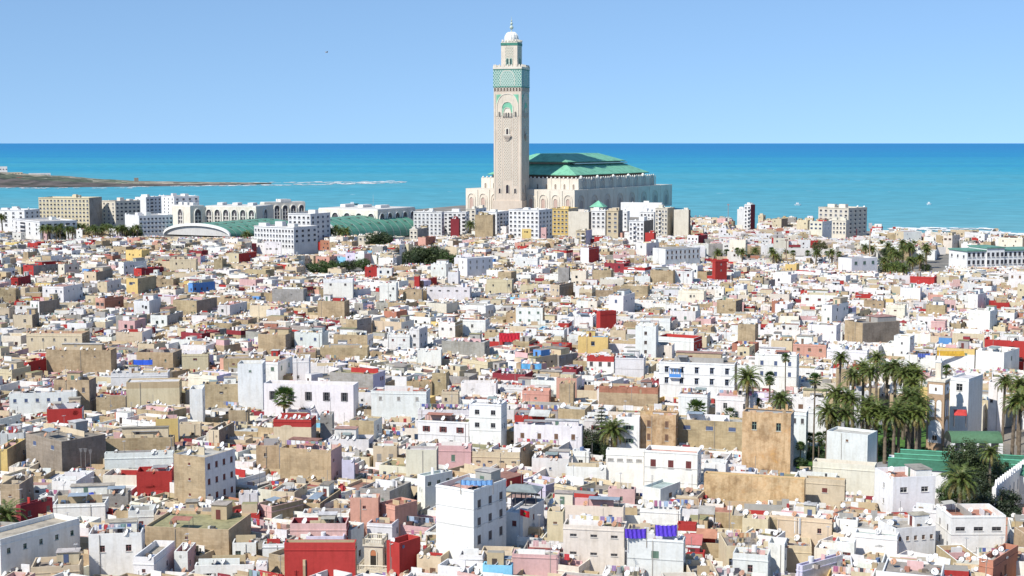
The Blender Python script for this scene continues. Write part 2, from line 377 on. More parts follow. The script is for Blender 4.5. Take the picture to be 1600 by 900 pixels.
def panel(mb, o, U, Nn, width, z0, z1, ops, mat, colf, depth=.16):
    """one wall face with real openings; o = left bottom corner seen from outside"""
    xs = sorted({0.0, width, *[a for q in ops for a in (q[0], q[1])]}); zs = sorted({z0, z1, *[a for q in ops for a in (q[2], q[3])], *colf[1]})
    zs = [z for z in zs if z0 <= z <= z1]; inw = (-Nn[0], -Nn[1])
    def p(u, z, d=0.0): return (o[0] + U[0] * u + inw[0] * d, o[1] + U[1] * u + inw[1] * d, z)
    for a, b in zip(zs, zs[1:]):
        if b - a < 1e-4: continue
        c = colf[0]((a + b) / 2); run = None
        for u, v in zip(xs, xs[1:]):
            mu, mz = (u + v) / 2, (a + b) / 2
            hole = any(q[0] < mu < q[1] and q[2] < mz < q[3] for q in ops)
            if hole:
                if run is not None: mb.poly([p(run, a), p(u, a), p(u, b), p(run, b)], mat, c); run = None
            elif run is None: run = u
        if run is not None: mb.poly([p(run, a), p(width, a), p(width, b), p(run, b)], mat, c)
    for u, v, a, b in ops:
        c = colf[0]((a + b) / 2); D = depth + .02
        mb.poly([p(u, a), p(v, a), p(v, a, D), p(u, a, D)], mat, c); mb.poly([p(u, b, D), p(v, b, D), p(v, b), p(u, b)], mat, c)
        mb.poly([p(u, a, D), p(u, b, D), p(u, b), p(u, a)], mat, c); mb.poly([p(v, a), p(v, b), p(v, b, D), p(v, a, D)], mat, c)
ROOFS = [(.40, .36, .30), (.48, .45, .40), (.33, .30, .26), (.31, .16, .12), (.31, .28, .15), (.58, .56, .53), (.38, .23, .19), (.44, .38, .30), (.27, .24, .2)]
ROOFC = dict(R=(.42, .13, .1), T=(.42, .2, .14), M=(.3, .1, .09), P=(.56, .33, .28), Y=(.42, .38, .2), E=(.4, .47, .42))
CLOTH = [(.5, .05, .06), (.1, .14, .36), (.75, .72, .7), (.08, .08, .1), (.5, .27, .14), (.6, .5, .25), (.2, .3, .27), (.4, .15, .25), (.35, .45, .58), (.3, .2, .36), (.6, .4, .4), (.75, .74, .72), (.7, .68, .64), (.25, .22, .2)]
def world_of(s, lx, ly):
    c, n = math.cos(s['th']), math.sin(s['th']); return s['x'] + lx * c - ly * n, s['y'] + lx * n + ly * c
def win_grid(width, rz, cfg, r, mat, side=False):
    """openings for one wall: (centre u, sill z, w, h, style)"""
    out = []
    if cfg and not cfg[0]: return out
    if cfg:
        cols, rows = cfg[0], cfg[1]; ww = cfg[2] if len(cfg) > 2 else 1.0; hh = cfg[3] if len(cfg) > 3 else 1.35
        ww = min(ww, width / cols * .6); ww = round(ww, 1)
        for j in range(rows):
            for i in range(cols):
                u = width * (i + .5) / cols
                z = rz - .95 - hh - j * 3.0
                if z > .3: out.append((u, z, ww, hh))
        return out
    if mat == 'blockwork': n = r.choice([0, 1, 1, 2, 3, 4]); sz = [(.5, .5), (.6, .8), (.8, .5)]
    else: n = r.choice([1, 2, 2, 3, 4, 5]); sz = [(.8, 1.0), (.9, 1.2), (.6, .6), (1.0, 1.2), (.7, .9)]
    for _ in range(n):
        a, b = r.choice(sz); lv = r.choice([0, 0, 0, 1, 1])
        if width < 3: continue
        u = r.uniform(.8, width - .8); z = rz - 1.0 - b - lv * 3.0 - r.choice([0, .3])
        if z < .3: continue
        if any(abs(u - q[0]) < (a + q[2]) / 2 + .4 and abs(z - q[1]) < 2.2 for q in out): continue
        out.append((u, z, a, b))
    return out
NHOUSE = [0]
def near_house(s):
    r = random.Random(s['seed']); W, D, h, c = s['W'], s['D'], s['h'], s['c']
    mat = MATOF.get(c, 'plaster'); col = jit(PAL[c], r)
    sc = s.get('s') or (c if r.random() < .8 else r.choice('WGB')); smat = MATOF.get(sc, 'plaster'); scol = col if sc == c else jit(PAL[sc], r)
    ph = s.get('ph', r.choice([.35, .5, .8, 1.0])); rz = h - ph
    rc = jit(ROOFC.get(s['rf'], PAL[s['rf']]), r) if s.get('rf') else jit(r.choice(ROOFS), r)
    nm = {'B': 'brick_house', 'D': 'brick_house'}.get(c, 'house')
    e = empty(nm, (s['x'], s['y'], 0), s['th']); s['o'] = e
    band = s.get('b'); bc = PAL[band] if band else None; bz = h - 1.7
    cf = ((lambda z: bc if (bc and z > bz) else col), [bz] if bc else []); cs = ((lambda z: bc if (bc and z > bz) else scol), [bz] if bc else [])
    wf = win_grid(W, rz, s.get('w'), r, mat); ws = win_grid(D, rz, s.get('sw'), r, smat, True)
    if s.get('w') == (0, 0): wf = []
    if s.get('sw') == (0, 0): ws = []
    mb = MB(); x0, x1, y0, y1 = -W / 2, W / 2, -D / 2, D / 2; t = .2
    op = lambda L: [(u - a / 2, u + a / 2, z, z + b) for u, z, a, b in L]
    panel(mb, (x0, y0), (1, 0), (0, -1), W, 0, h, op(wf), mat, cf)
    panel(mb, (x1, y0), (0, 1), (1, 0), D, 0, h, op(ws), smat, cs)
    panel(mb, (x1, y1), (-1, 0), (0, 1), W, 0, h, [], mat, cf); panel(mb, (x0, y1), (0, -1), (-1, 0), D, 0, h, [], smat, cs)
    cap = tuple(min(.8, k * 1.05) for k in (bc or col))
    P = mb.poly
    for a, b, cc, d in (((x0, y0), (x1, y0), (x1 - t, y0 + t), (x0 + t, y0 + t)), ((x1, y0), (x1, y1), (x1 - t, y1 - t), (x1 - t, y0 + t)),
                        ((x1, y1), (x0, y1), (x0 + t, y1 - t), (x1 - t, y1 - t)), ((x0, y1), (x0, y0), (x0 + t, y0 + t), (x0 + t, y1 - t))):
        P([(*a, h), (*b, h), (*cc, h), (*d, h)], 'plaster', cap); P([(*d, h), (*cc, h), (*cc, rz), (*d, rz)], 'plaster', scol if r.random() < .7 else cap)
    for _ in range(r.randint(1, 4) if not s.get('bare') else 0):        # repairs in a different render, proud of the wall
        pw, pz = r.uniform(.5, min(4, W * .5)), r.uniform(.4, 1.8); u, z = r.uniform(.1, W - pw - .1), r.uniform(max(.5, h - 5), h - pz - .1); kk = r.uniform(.8, 1.06) if mat == 'blockwork' else r.uniform(.9, 1.05)
        if all(u + pw < q - a / 2 - .1 or u > q + a / 2 + .1 or z + pz < zq - .1 or z > zq + b + .1 for q, zq, a, b in wf):
            n_ = 7; ring = []
            for i in range(n_): an = 6.283 * i / n_; ring.append((x0 + u + pw / 2 + pw / 2 * math.cos(an) * r.uniform(.75, 1), y0 - .012, z + pz / 2 + pz / 2 * math.sin(an) * r.uniform(.75, 1)))
            P(ring, mat, tuple(min(.8, k * kk) for k in col))
    if r.random() < .3: xp = x0 + r.uniform(.3, W - .3); mb.box(xp, xp + .09, y0 - .1, y0 - .01, .3, h - .2, 'metal', (.35, .32, .28))
    obj('wall', mb, e)
    rb = MB(); rb.poly([(x0 + t, y0 + t, rz), (x1 - t, y0 + t, rz), (x1 - t, y1 - t, rz), (x0 + t, y1 - t, rz)], 'roofing', rc); obj('roof', rb, e)
    if mat == 'ruin' and W < 16:
        u = MB(); xx = x0 + .02; u.box(x0 + .015, x1 - .015, y0 + .01, y0 + .31, h - .06, h + .06, 'ruin', col); u.box(x0 + .015, x1 - .015, y1 - .41, y1 - .01, h - .06, h + .06, 'ruin', col)
        while xx < x1 - .3:
            q = min(r.uniform(.3, 1.6), x1 - xx); z_ = r.choice([.1, .1, .2, .3, .5, .8]) * r.uniform(.6, 1.1)
            if z_ > .05: u.box(xx, xx + q, y0 + .012, y0 + .3, h - .05, h + z_, 'ruin', tuple(k * r.uniform(.85, 1.1) for k in col)); u.box(xx, xx + q * .7, y1 - .4, y1 - .012, h - .05, h + z_ * 1.6, 'ruin', col)
            xx += q
        obj('broken_parapet', u, e)
    st = r.choice([0, 0, 1, 2, 3]) if not s.get('w') else s.get('st', r.choice([0, 1, 1, 2])); ci = s.get('ci', r.randrange(len(SHC)))
    for u, z, a, b in wf: obj('window', window_mesh(a, b, st, ci), e, (x0 + u, y0, z), 0)
    for u, z, a, b in ws: obj('window', window_mesh(a, b, 0 if st == 2 else st, ci), e, (x1, y0 + u, z), R(90))
    if (mat == 'plaster' and r.random() < .45) or s.get('cor'):
        cb = MB(); zc = h - ph - .25 if not s.get('cor') else h - .35
        cb.box(x0 - .07, x1 + .07, y0 - .09, y0 - .002, zc, zc + .16, 'plaster', cap, bottom=True)
        cb.box(x1 + .002, x1 + .07, y0 - .0, y1, zc + .003, zc + .157, 'plaster', cap, bottom=True); obj('cornice', cb, e)
    ndish = 0; feat = None
    if s.get('cor') and h > 7:            # raised floor bands on the finer houses
        cb = MB(); z = h - 3.35; dk = tuple(k * .8 for k in col)
        while z > h - 8 and z > .5:
            cb.box(x0 - .05, x1 + .05, y0 - .07, y0 - .003, z, z + .13, 'plaster', dk, bottom=True); cb.box(x1 + .003, x1 + .06, y0, y1, z + .003, z + .127, 'plaster', dk, bottom=True); z -= 3.0
        obj('floor_band', cb, e)
    if s.get('porch'):
        ux = x0 + W * .22; u = MB(); u.box(ux - 1.6, ux + 1.6, y0 - .9, y0 - .01, h - 4.3, h - 4.1, 'plaster', PAL['W'], bottom=True)
        u.box(ux - 1.6, ux + 1.6, y0 - .9, y0 - .82, h - 4.09, h - 3.2, 'metal', (.1, .3, .7)); u.box(ux - 1.7, ux + 1.7, y0 - 1.0, y0 - .01, h - 1.6, h - 1.45, 'plaster', (.6, .6, .6), bottom=True)
        for q in (-1.6, -.5, .5, 1.5): u.box(ux + q, ux + q + .12, y0 - .9, y0 - .78, h - 3.19, h - 1.61, 'metal', (.1, .3, .7))
        obj('porch', u, e)
    if not s.get('bare'):
        big = W * D
        if r.random() < .6 and big > 35 and not s.get('nohut') and not s.get('cl'):           # stair hut with a door
            big2 = r.random() < .4; hw, hd, hh = r.uniform(2.0, min(3.6, W * .45)) if not big2 else W * r.uniform(.45, .72), r.uniform(2, min(3.2, D * .45)) if not big2 else D * r.uniform(.35, .55), r.uniform(1.9, 2.6)
            hx = r.uniform(x0 + t + .1, x1 - t - hw - .1); hy = y1 - t - hd - .1
            hc = jit(PAL[r.choice([c, 'W', 'C', 'B', 'W', 'R' if r.random() < .3 else 'G'])], r); u = MB()
            hm = 'plaster'; u.box(hx, hx + hw, hy, hy + hd, rz, rz + hh, hm, hc); ro = jit(r.choice(ROOFS), r)
            u.box(hx - .12, hx + hw + .12, hy - .2, hy + hd + .12, rz + hh + .002, rz + hh + .12, 'roofing', ro, bottom=True)
            ho = obj('stair_hut', u, e); d = MB(); dx = hx + hw * .3
            d.box(dx, dx + .8, hy - .05, hy - .003, rz + .03, rz + 1.75, 'metal', r.choice(SHC)); obj('door', d, ho); feat = 'hut'
        if r.random() < .45 and big > 30 and not s.get('cl'):                 # lean-to sheet on posts
            sw_, sd = r.uniform(1.8, W * .5), r.uniform(1.5, D * .4); sx = r.uniform(x0 + .3, x1 - sw_ - .3); sy = y0 + .5
            cc = r.choice([(.35, .34, .33), (.3, .36, .34), (.45, .2, .14), (.5, .47, .4), (.3, .36, .42)]); u = MB()
            zt = rz + 1.9; u.poly([(sx, sy, zt - .25), (sx + sw_, sy, zt - .25), (sx + sw_, sy + sd, zt), (sx, sy + sd, zt)], 'sheet', cc)
            u.poly([(sx, sy + sd, zt - .03), (sx + sw_, sy + sd, zt - .03), (sx + sw_, sy, zt - .28), (sx, sy, zt - .28)], 'sheet', cc)
            for ax, ay, zz in ((sx + .05, sy + .05, zt - .28), (sx + sw_ - .05, sy + .05, zt - .28), (sx + .05, sy + sd - .05, zt - .04), (sx + sw_ - .05, sy + sd - .05, zt - .04)):
                u.bar((ax, ay, rz), (ax, ay, zz), .035, 'metal', (.25, .22, .2))
            obj('canopy', u, e)
        for _ in range(r.choice([0, 1, 1, 2])):                               # low wall across the roof
            u = MB(); yy = r.uniform(y0 + D * .3, y1 - D * .3); pc = jit(PAL[r.choice('WWCBRPG')], r)
            hh = r.uniform(.8, 1.6); a = r.uniform(x0 + t, x0 + W * .4); b = r.uniform(x0 + W * .6, x1 - t)
            u.box(a, b, yy, yy + .18, rz, rz + hh, 'plaster', pc); obj('roof_wall', u, e)
        for _ in range(r.choice([2, 3, 4, 5, 6, 7]) if big > 25 else r.choice([0, 1, 2])):
            k = r.random(); lx = r.uniform(x0 + .35, x1 - .35); ly = y0 + .3 if k < .35 else (y1 - .3 if k < .6 else r.uniform(y0 + .4, y1 - .4))
            if k < .35 and r.random() < .5: zz = rz
            else: zz = rz
            obj('satellite_dish', r.choice(DISH), e, (lx, ly, zz), -s['th']); ndish += 1
        if r.random() < .35:
            u = MB(); ax, ay = r.uniform(x0 + .5, x1 - .5), r.uniform(y0 + .5, y1 - .5); hh = r.uniform(2.5, 4.5)
            u.bar((ax, ay, rz), (ax, ay, rz + hh), .03, 'metal', (.3, .28, .27))
            for q in range(5): u.bar((ax - .35 + q * .02, ay + q * .18 - .4, rz + hh - .1), (ax + .35 - q * .02, ay + q * .18 - .4, rz + hh - .1), .015, 'metal', (.5, .5, .5))
            u.bar((ax, ay - .45, rz + hh - .1), (ax, ay + .4, rz + hh - .1), .015, 'metal', (.5, .5, .5)); obj('antenna', u, e)
        if r.random() < .25:
            u = MB(); ax, ay = r.uniform(x0 + 1, x1 - 1), r.uniform(y0 + .9, y1 - .9); u.box(ax - .5, ax + .5, ay - .5, ay + .5, rz, rz + .5, 'blockwork', (.4, .38, .35))
            u.cyl(ax, ay, rz + .502, rz + 1.5, .45, .45, 12, 'metal', r.choice([(.7, .7, .7), (.16, .22, .36), (.3, .3, .3), (.75, .73, .7)])); obj('water_tank', u, e)
        for _ in range(r.choice([2, 3, 4]) if big > 25 else 1):              # heaps of planks, blocks and junk
            u = MB(); hx, hy = r.uniform(x0 + .6, x1 - 1.2), r.uniform(y0 + .6, y1 - 1.2); a = 0
            for _ in range(r.randint(3, 6)):
                q = r.uniform(.4, .9); k = r.uniform(-.25, .25)
                u.box(hx + a, hx + a + q, hy + k, hy + k + r.uniform(.4, .7), rz + .002, rz + r.uniform(.15, .7), 'plaster', jit(r.choice([(.3, .26, .22), (.4, .18, .12), (.6, .58, .55), (.08, .08, .08), (.35, .27, .17), (.12, .18, .28), (.15, .12, .1)]), r))
                a += r.uniform(.1, .3)
            obj('junk_heap', u, e)
    s['ndish'] = ndish; s['nwin'] = len(wf) + len(ws)
    if s.get('lab'): e['label'] = s['lab']
    else:
        ext = []
        nw = len(wf)
        ext = f"with {NUM[nw]} front {'window' if nw == 1 else 'windows'}" if nw < 10 else 'with many front windows'
        if ndish and not nw: ext = f"with {NUM[min(ndish, 12)]} roof {'dish' if ndish == 1 else 'dishes'}"
        elif not nw: ext = 'with a blank front'
        px, py = proj(*world_of(s, 0, -D / 2), h)
        if band and band != c: what = f"{CW[c]} house with {CW[band]} top"
        elif sc != c and s.get('s'): what = f"{CW[c]} house with {CW[sc]} side"
        else: what = CW[c] + (' house' if W < 13 else ' long house')
        want_label(e, min(1595, max(5, px)), min(895, py), what, ext)
    tag(e, None, 'house', 'houses of the old town')
    return e
FARSTATS = [0]
def far_house(s, mb, lod):
    r = random.Random(s['seed']); W, D, h, c = s['W'], s['D'], s['h'], s['c']
    mat = MATOF.get(c, 'plaster'); col = jit(PAL[c], r, .1); sc = s.get('s') or c; smat = MATOF.get(sc, 'plaster'); scol = jit(PAL[sc], r, .08) if sc != c else col
    ph = r.choice([.4, .6, .9, 1.1]); rz = h - ph; x0, x1, y0, y1 = -W / 2, W / 2, -D / 2, D / 2; t = .22
    rc = jit(ROOFC.get(s['rf'], PAL[s['rf']]), r) if s.get('rf') else jit(r.choice(ROOFS), r)
    mb.xf(s['x'], s['y'], s['th']); P = mb.poly
    bc = PAL[s['b']] if s.get('b') else None; zt = h - 1.6 if bc else h
    for (a, b, m_, cc) in (((x0, y0), (x1, y0), mat, col), ((x1, y0), (x1, y1), smat, scol), ((x1, y1), (x0, y1), mat, col), ((x0, y1), (x0, y0), smat, scol)):
        P([(*a, 0), (*b, 0), (*b, zt), (*a, zt)], m_, cc)
        if bc: P([(*a, zt), (*b, zt), (*b, h), (*a, h)], 'plaster', bc)
    for a, b, cc, d in (((x0, y0), (x1, y0), (x1 - t, y0 + t), (x0 + t, y0 + t)), ((x1, y0), (x1, y1), (x1 - t, y1 - t), (x1 - t, y0 + t)),
                        ((x1, y1), (x0, y1), (x0 + t, y1 - t), (x1 - t, y1 - t)), ((x0, y1), (x0, y0), (x0 + t, y0 + t), (x0 + t, y1 - t))):
        P([(*a, h), (*b, h), (*cc, h), (*d, h)], mat, col); P([(*d, h), (*cc, h), (*cc, rz), (*d, rz)], 'plaster', scol)
    P([(x0 + t, y0 + t, rz), (x1 - t, y0 + t, rz), (x1 - t, y1 - t, rz), (x0 + t, y1 - t, rz)], 'roofing', rc)
    def win(u, z, a, b, side):
        kc = r.choice([(.04, .04, .05), (.07, .04, .04), (.03, .05, .09), (.1, .09, .08)])
        if side: mb.box(x1 + .01, x1 + .05, y0 + u - a / 2, y0 + u + a / 2, z, z + b, 'glass' if r.random() < .5 else 'metal', kc)
        else: mb.box(x0 + u - a / 2, x0 + u + a / 2, y0 - .05, y0 - .01, z, z + b, 'glass' if r.random() < .5 else 'metal', kc)
    for u, z, a, b in win_grid(W, rz, s.get('w'), r, mat): win(u, z, a * 1.1, b * 1.05, False)
    for u, z, a, b in win_grid(D, rz, s.get('sw'), r, smat): win(u, z, a, b, True)
    k = 1.0 if lod == 1 else .8
    if r.random() < .5:
        pw, pz = r.uniform(.6, W * .5), r.uniform(.5, 2); u, z = r.uniform(.1, W - pw - .1), h - pz - r.uniform(.1, 2.0); kk = r.uniform(.75, 1.04)
        P([(x0 + u, y0 - .008, z), (x0 + u + pw, y0 - .008, z), (x0 + u + pw * .8, y0 - .008, z + pz), (x0 + u + pw * .1, y0 - .008, z + pz * .9)], mat, tuple(min(.8, q * kk) for q in col))
    if r.random() < .6 * k and not s.get('cl'):
        hw, hd, hh = r.uniform(1.8, W * .72), r.uniform(1.6, D * .6), r.uniform(1.4, 2.8); hx = r.uniform(x0 + t + .05, x1 - t - hw); hy = r.uniform(y0 + t, y1 - t - hd)
        hc = jit(PAL[r.choices([c, 'W', 'C', 'B', 'R', 'G', 'M', 'P', 'U'], [4, 5, 2, 3, .4, 1, .3, .4, .06])[0]], r, .1)
        mb.box(hx, hx + hw, hy, hy + hd, rz, rz + hh, 'plaster', hc, top=jit(r.choice(ROOFS), r))
        if r.random() < .6: mb.box(hx + hw * .3, hx + hw * .3 + .8, hy - .05, hy - .01, rz + .05, rz + 1.6, 'metal', (.08, .06, .05))
    for _ in range(r.choice([1, 1, 2, 3])):
        yy = r.uniform(y0 + t, y1 - t); a = r.uniform(x0 + t, x0 + W * .5); b = min(x1 - t, a + r.uniform(1, W * .5)); hh = r.uniform(.6, 1.7)
        mb.box(a, b, yy, yy + .16, rz, rz + hh, 'plaster', jit(PAL[r.choices('WCBRPGM', [5, 2, 4, .35, .4, 1, .3])[0]], r, .1))
    if r.random() < .4 and not s.get('cl'):
        a = r.uniform(x0 + t, x1 - 2.2); yy = r.uniform(y0 + .5, y1 - 2.2); zz = rz + r.uniform(1.5, 2.1); cc = jit(r.choice([(.35, .34, .33), (.6, .58, .55), (.45, .2, .14), (.32, .38, .44), (.3, .36, .34)]), r)
        b = min(x1 - t, a + r.uniform(1.5, 4)); mb.box(a, b, yy, yy + 1.8, zz, zz + .06, 'sheet', cc, bottom=True)
        mb.box(a, a + .08, yy, yy + .08, rz, zz, 'metal', (.2, .2, .2)); mb.box(b - .08, b, yy, yy + .08, rz, zz, 'metal', (.2, .2, .2))
    if r.random() < .13:                # washing
        yy = r.uniform(y0 + .5, y1 - .5); a = x0 + .5
        mb.bar((x0 + .3, yy, rz + 1.9), (x1 - .3, yy, rz + 1.9), .015, 'metal', (.3, .3, .3))
        while a < x1 - 1:
            q = r.uniform(.35, .9)
            if r.random() < .6: mb.box(a, a + q, yy - .02, yy + .02, rz + 1.9 - r.uniform(.5, 1.1), rz + 1.88, 'cloth', jit(r.choice(CLOTH), r))
            a += q + .12
    for _ in range(r.choice([2, 3, 4, 5, 6, 7]) if lod == 1 else r.choice([2, 3, 4, 5])):     # small stuff
        ax, ay = r.uniform(x0 + .4, x1 - 1), r.uniform(y0 + .4, y1 - 1); q = r.uniform(.25, .9)
        mb.box(ax, ax + q, ay, ay + r.uniform(.3, .8), rz, rz + r.uniform(.3, 1.2), 'plaster', jit(r.choice([(.3, .26, .22), (.38, .17, .12), (.65, .64, .62), (.08, .08, .08), (.4, .3, .2), (.12, .18, .3), (.15, .12, .1), (.4, .06, .06), (.1, .1, .12)]), r))
    mb.T = None
    for _ in range(r.choice([1, 2, 3, 4, 5]) if lod == 1 else r.choice([0, 1, 2, 3])):
        ly = r.choice([y0 + .3, y1 - .3, r.uniform(y0 + .3, y1 - .3)]); wx, wy = world_of(s, r.uniform(x0 + .3, x1 - .3), ly)
        rr = r.uniform(.38, .58); c0 = Vector((wx, wy, rz + .5 + rr)); cc = jit(r.choice([(.7, .7, .69), (.62, .6, .58), (.5, .48, .45), (.4, .24, .17)]), r)
        ring = [c0 + (DU * math.cos(q * math.pi / 3) + DV * math.sin(q * math.pi / 3)) * rr for q in range(6)]; cen = c0 - DN * .18
        for q in range(6): mb.poly([ring[q], ring[(q + 1) % 6], cen], 'metal', cc)
        mb.box(wx - .04, wx + .04, wy - .04, wy + .04, rz, rz + .5 + rr * .7, 'metal', (.3, .28, .26))
    if r.random() < .12:
        wx, wy = world_of(s, r.uniform(x0 + .3, x1 - .3), r.uniform(y0, y1)); mb.box(wx - .04, wx + .04, wy - .04, wy + .04, rz, rz + r.uniform(2.5, 5), 'metal', (.25, .24, .23))
# ------------------------------------------------------------------ from picture measurements to a house
def solve(xl, xm, xr, yt, yb, base=6.0, rel=None, hmin=6.2, dmax=16.0, dflt=None):
    q = max(0.02, (yb - yt) / (yt - HZ)); h = max(hmin, (base + H * q) / (1 + q)); h = min(h, 62)
    Pc = gp(xm, yt, h); uu = (xm - 800) / F
    def dep(rl):
        a = R(rl) + math.atan(uu); r_ = (math.cos(a), -math.sin(a)); b = (math.sin(a), math.cos(a))
        qq = Pc.y * CP + (H - h) * SP; ul = (xl - 800) / F; ur = (xr - 800) / F
        W = (Pc.x - ul * qq) / (r_[0] - ul * r_[1] * CP); den = (b[0] - ur * b[1] * CP)
        Dd = (ur * qq - Pc.x) / den if abs(den) > 1e-4 else 99
        return a, W, Dd, r_, b
    if xr > xm:
        if rel is None:
            rel = 20
            while rel < 66 and (dep(rel)[2] > dmax or dep(rel)[2] < 0): rel += 3
            while rel > 7 and dep(rel)[2] < 5: rel -= 2
        a, W, Dd, r_, b = dep(rel); Dd = max(2.0, Dd)
    else:
        rel = 4 if rel is None else rel
        a, W, Dd, r_, b = dep(rel); Dd = dflt or min(12, max(6, W * .7))
    W = max(1.2, W)
    return dict(x=Pc.x - r_[0] * W / 2 + b[0] * Dd / 2, y=Pc.y - r_[1] * W / 2 + b[1] * Dd / 2, th=-a, W=W, D=Dd, h=h, dist=Pc.y)
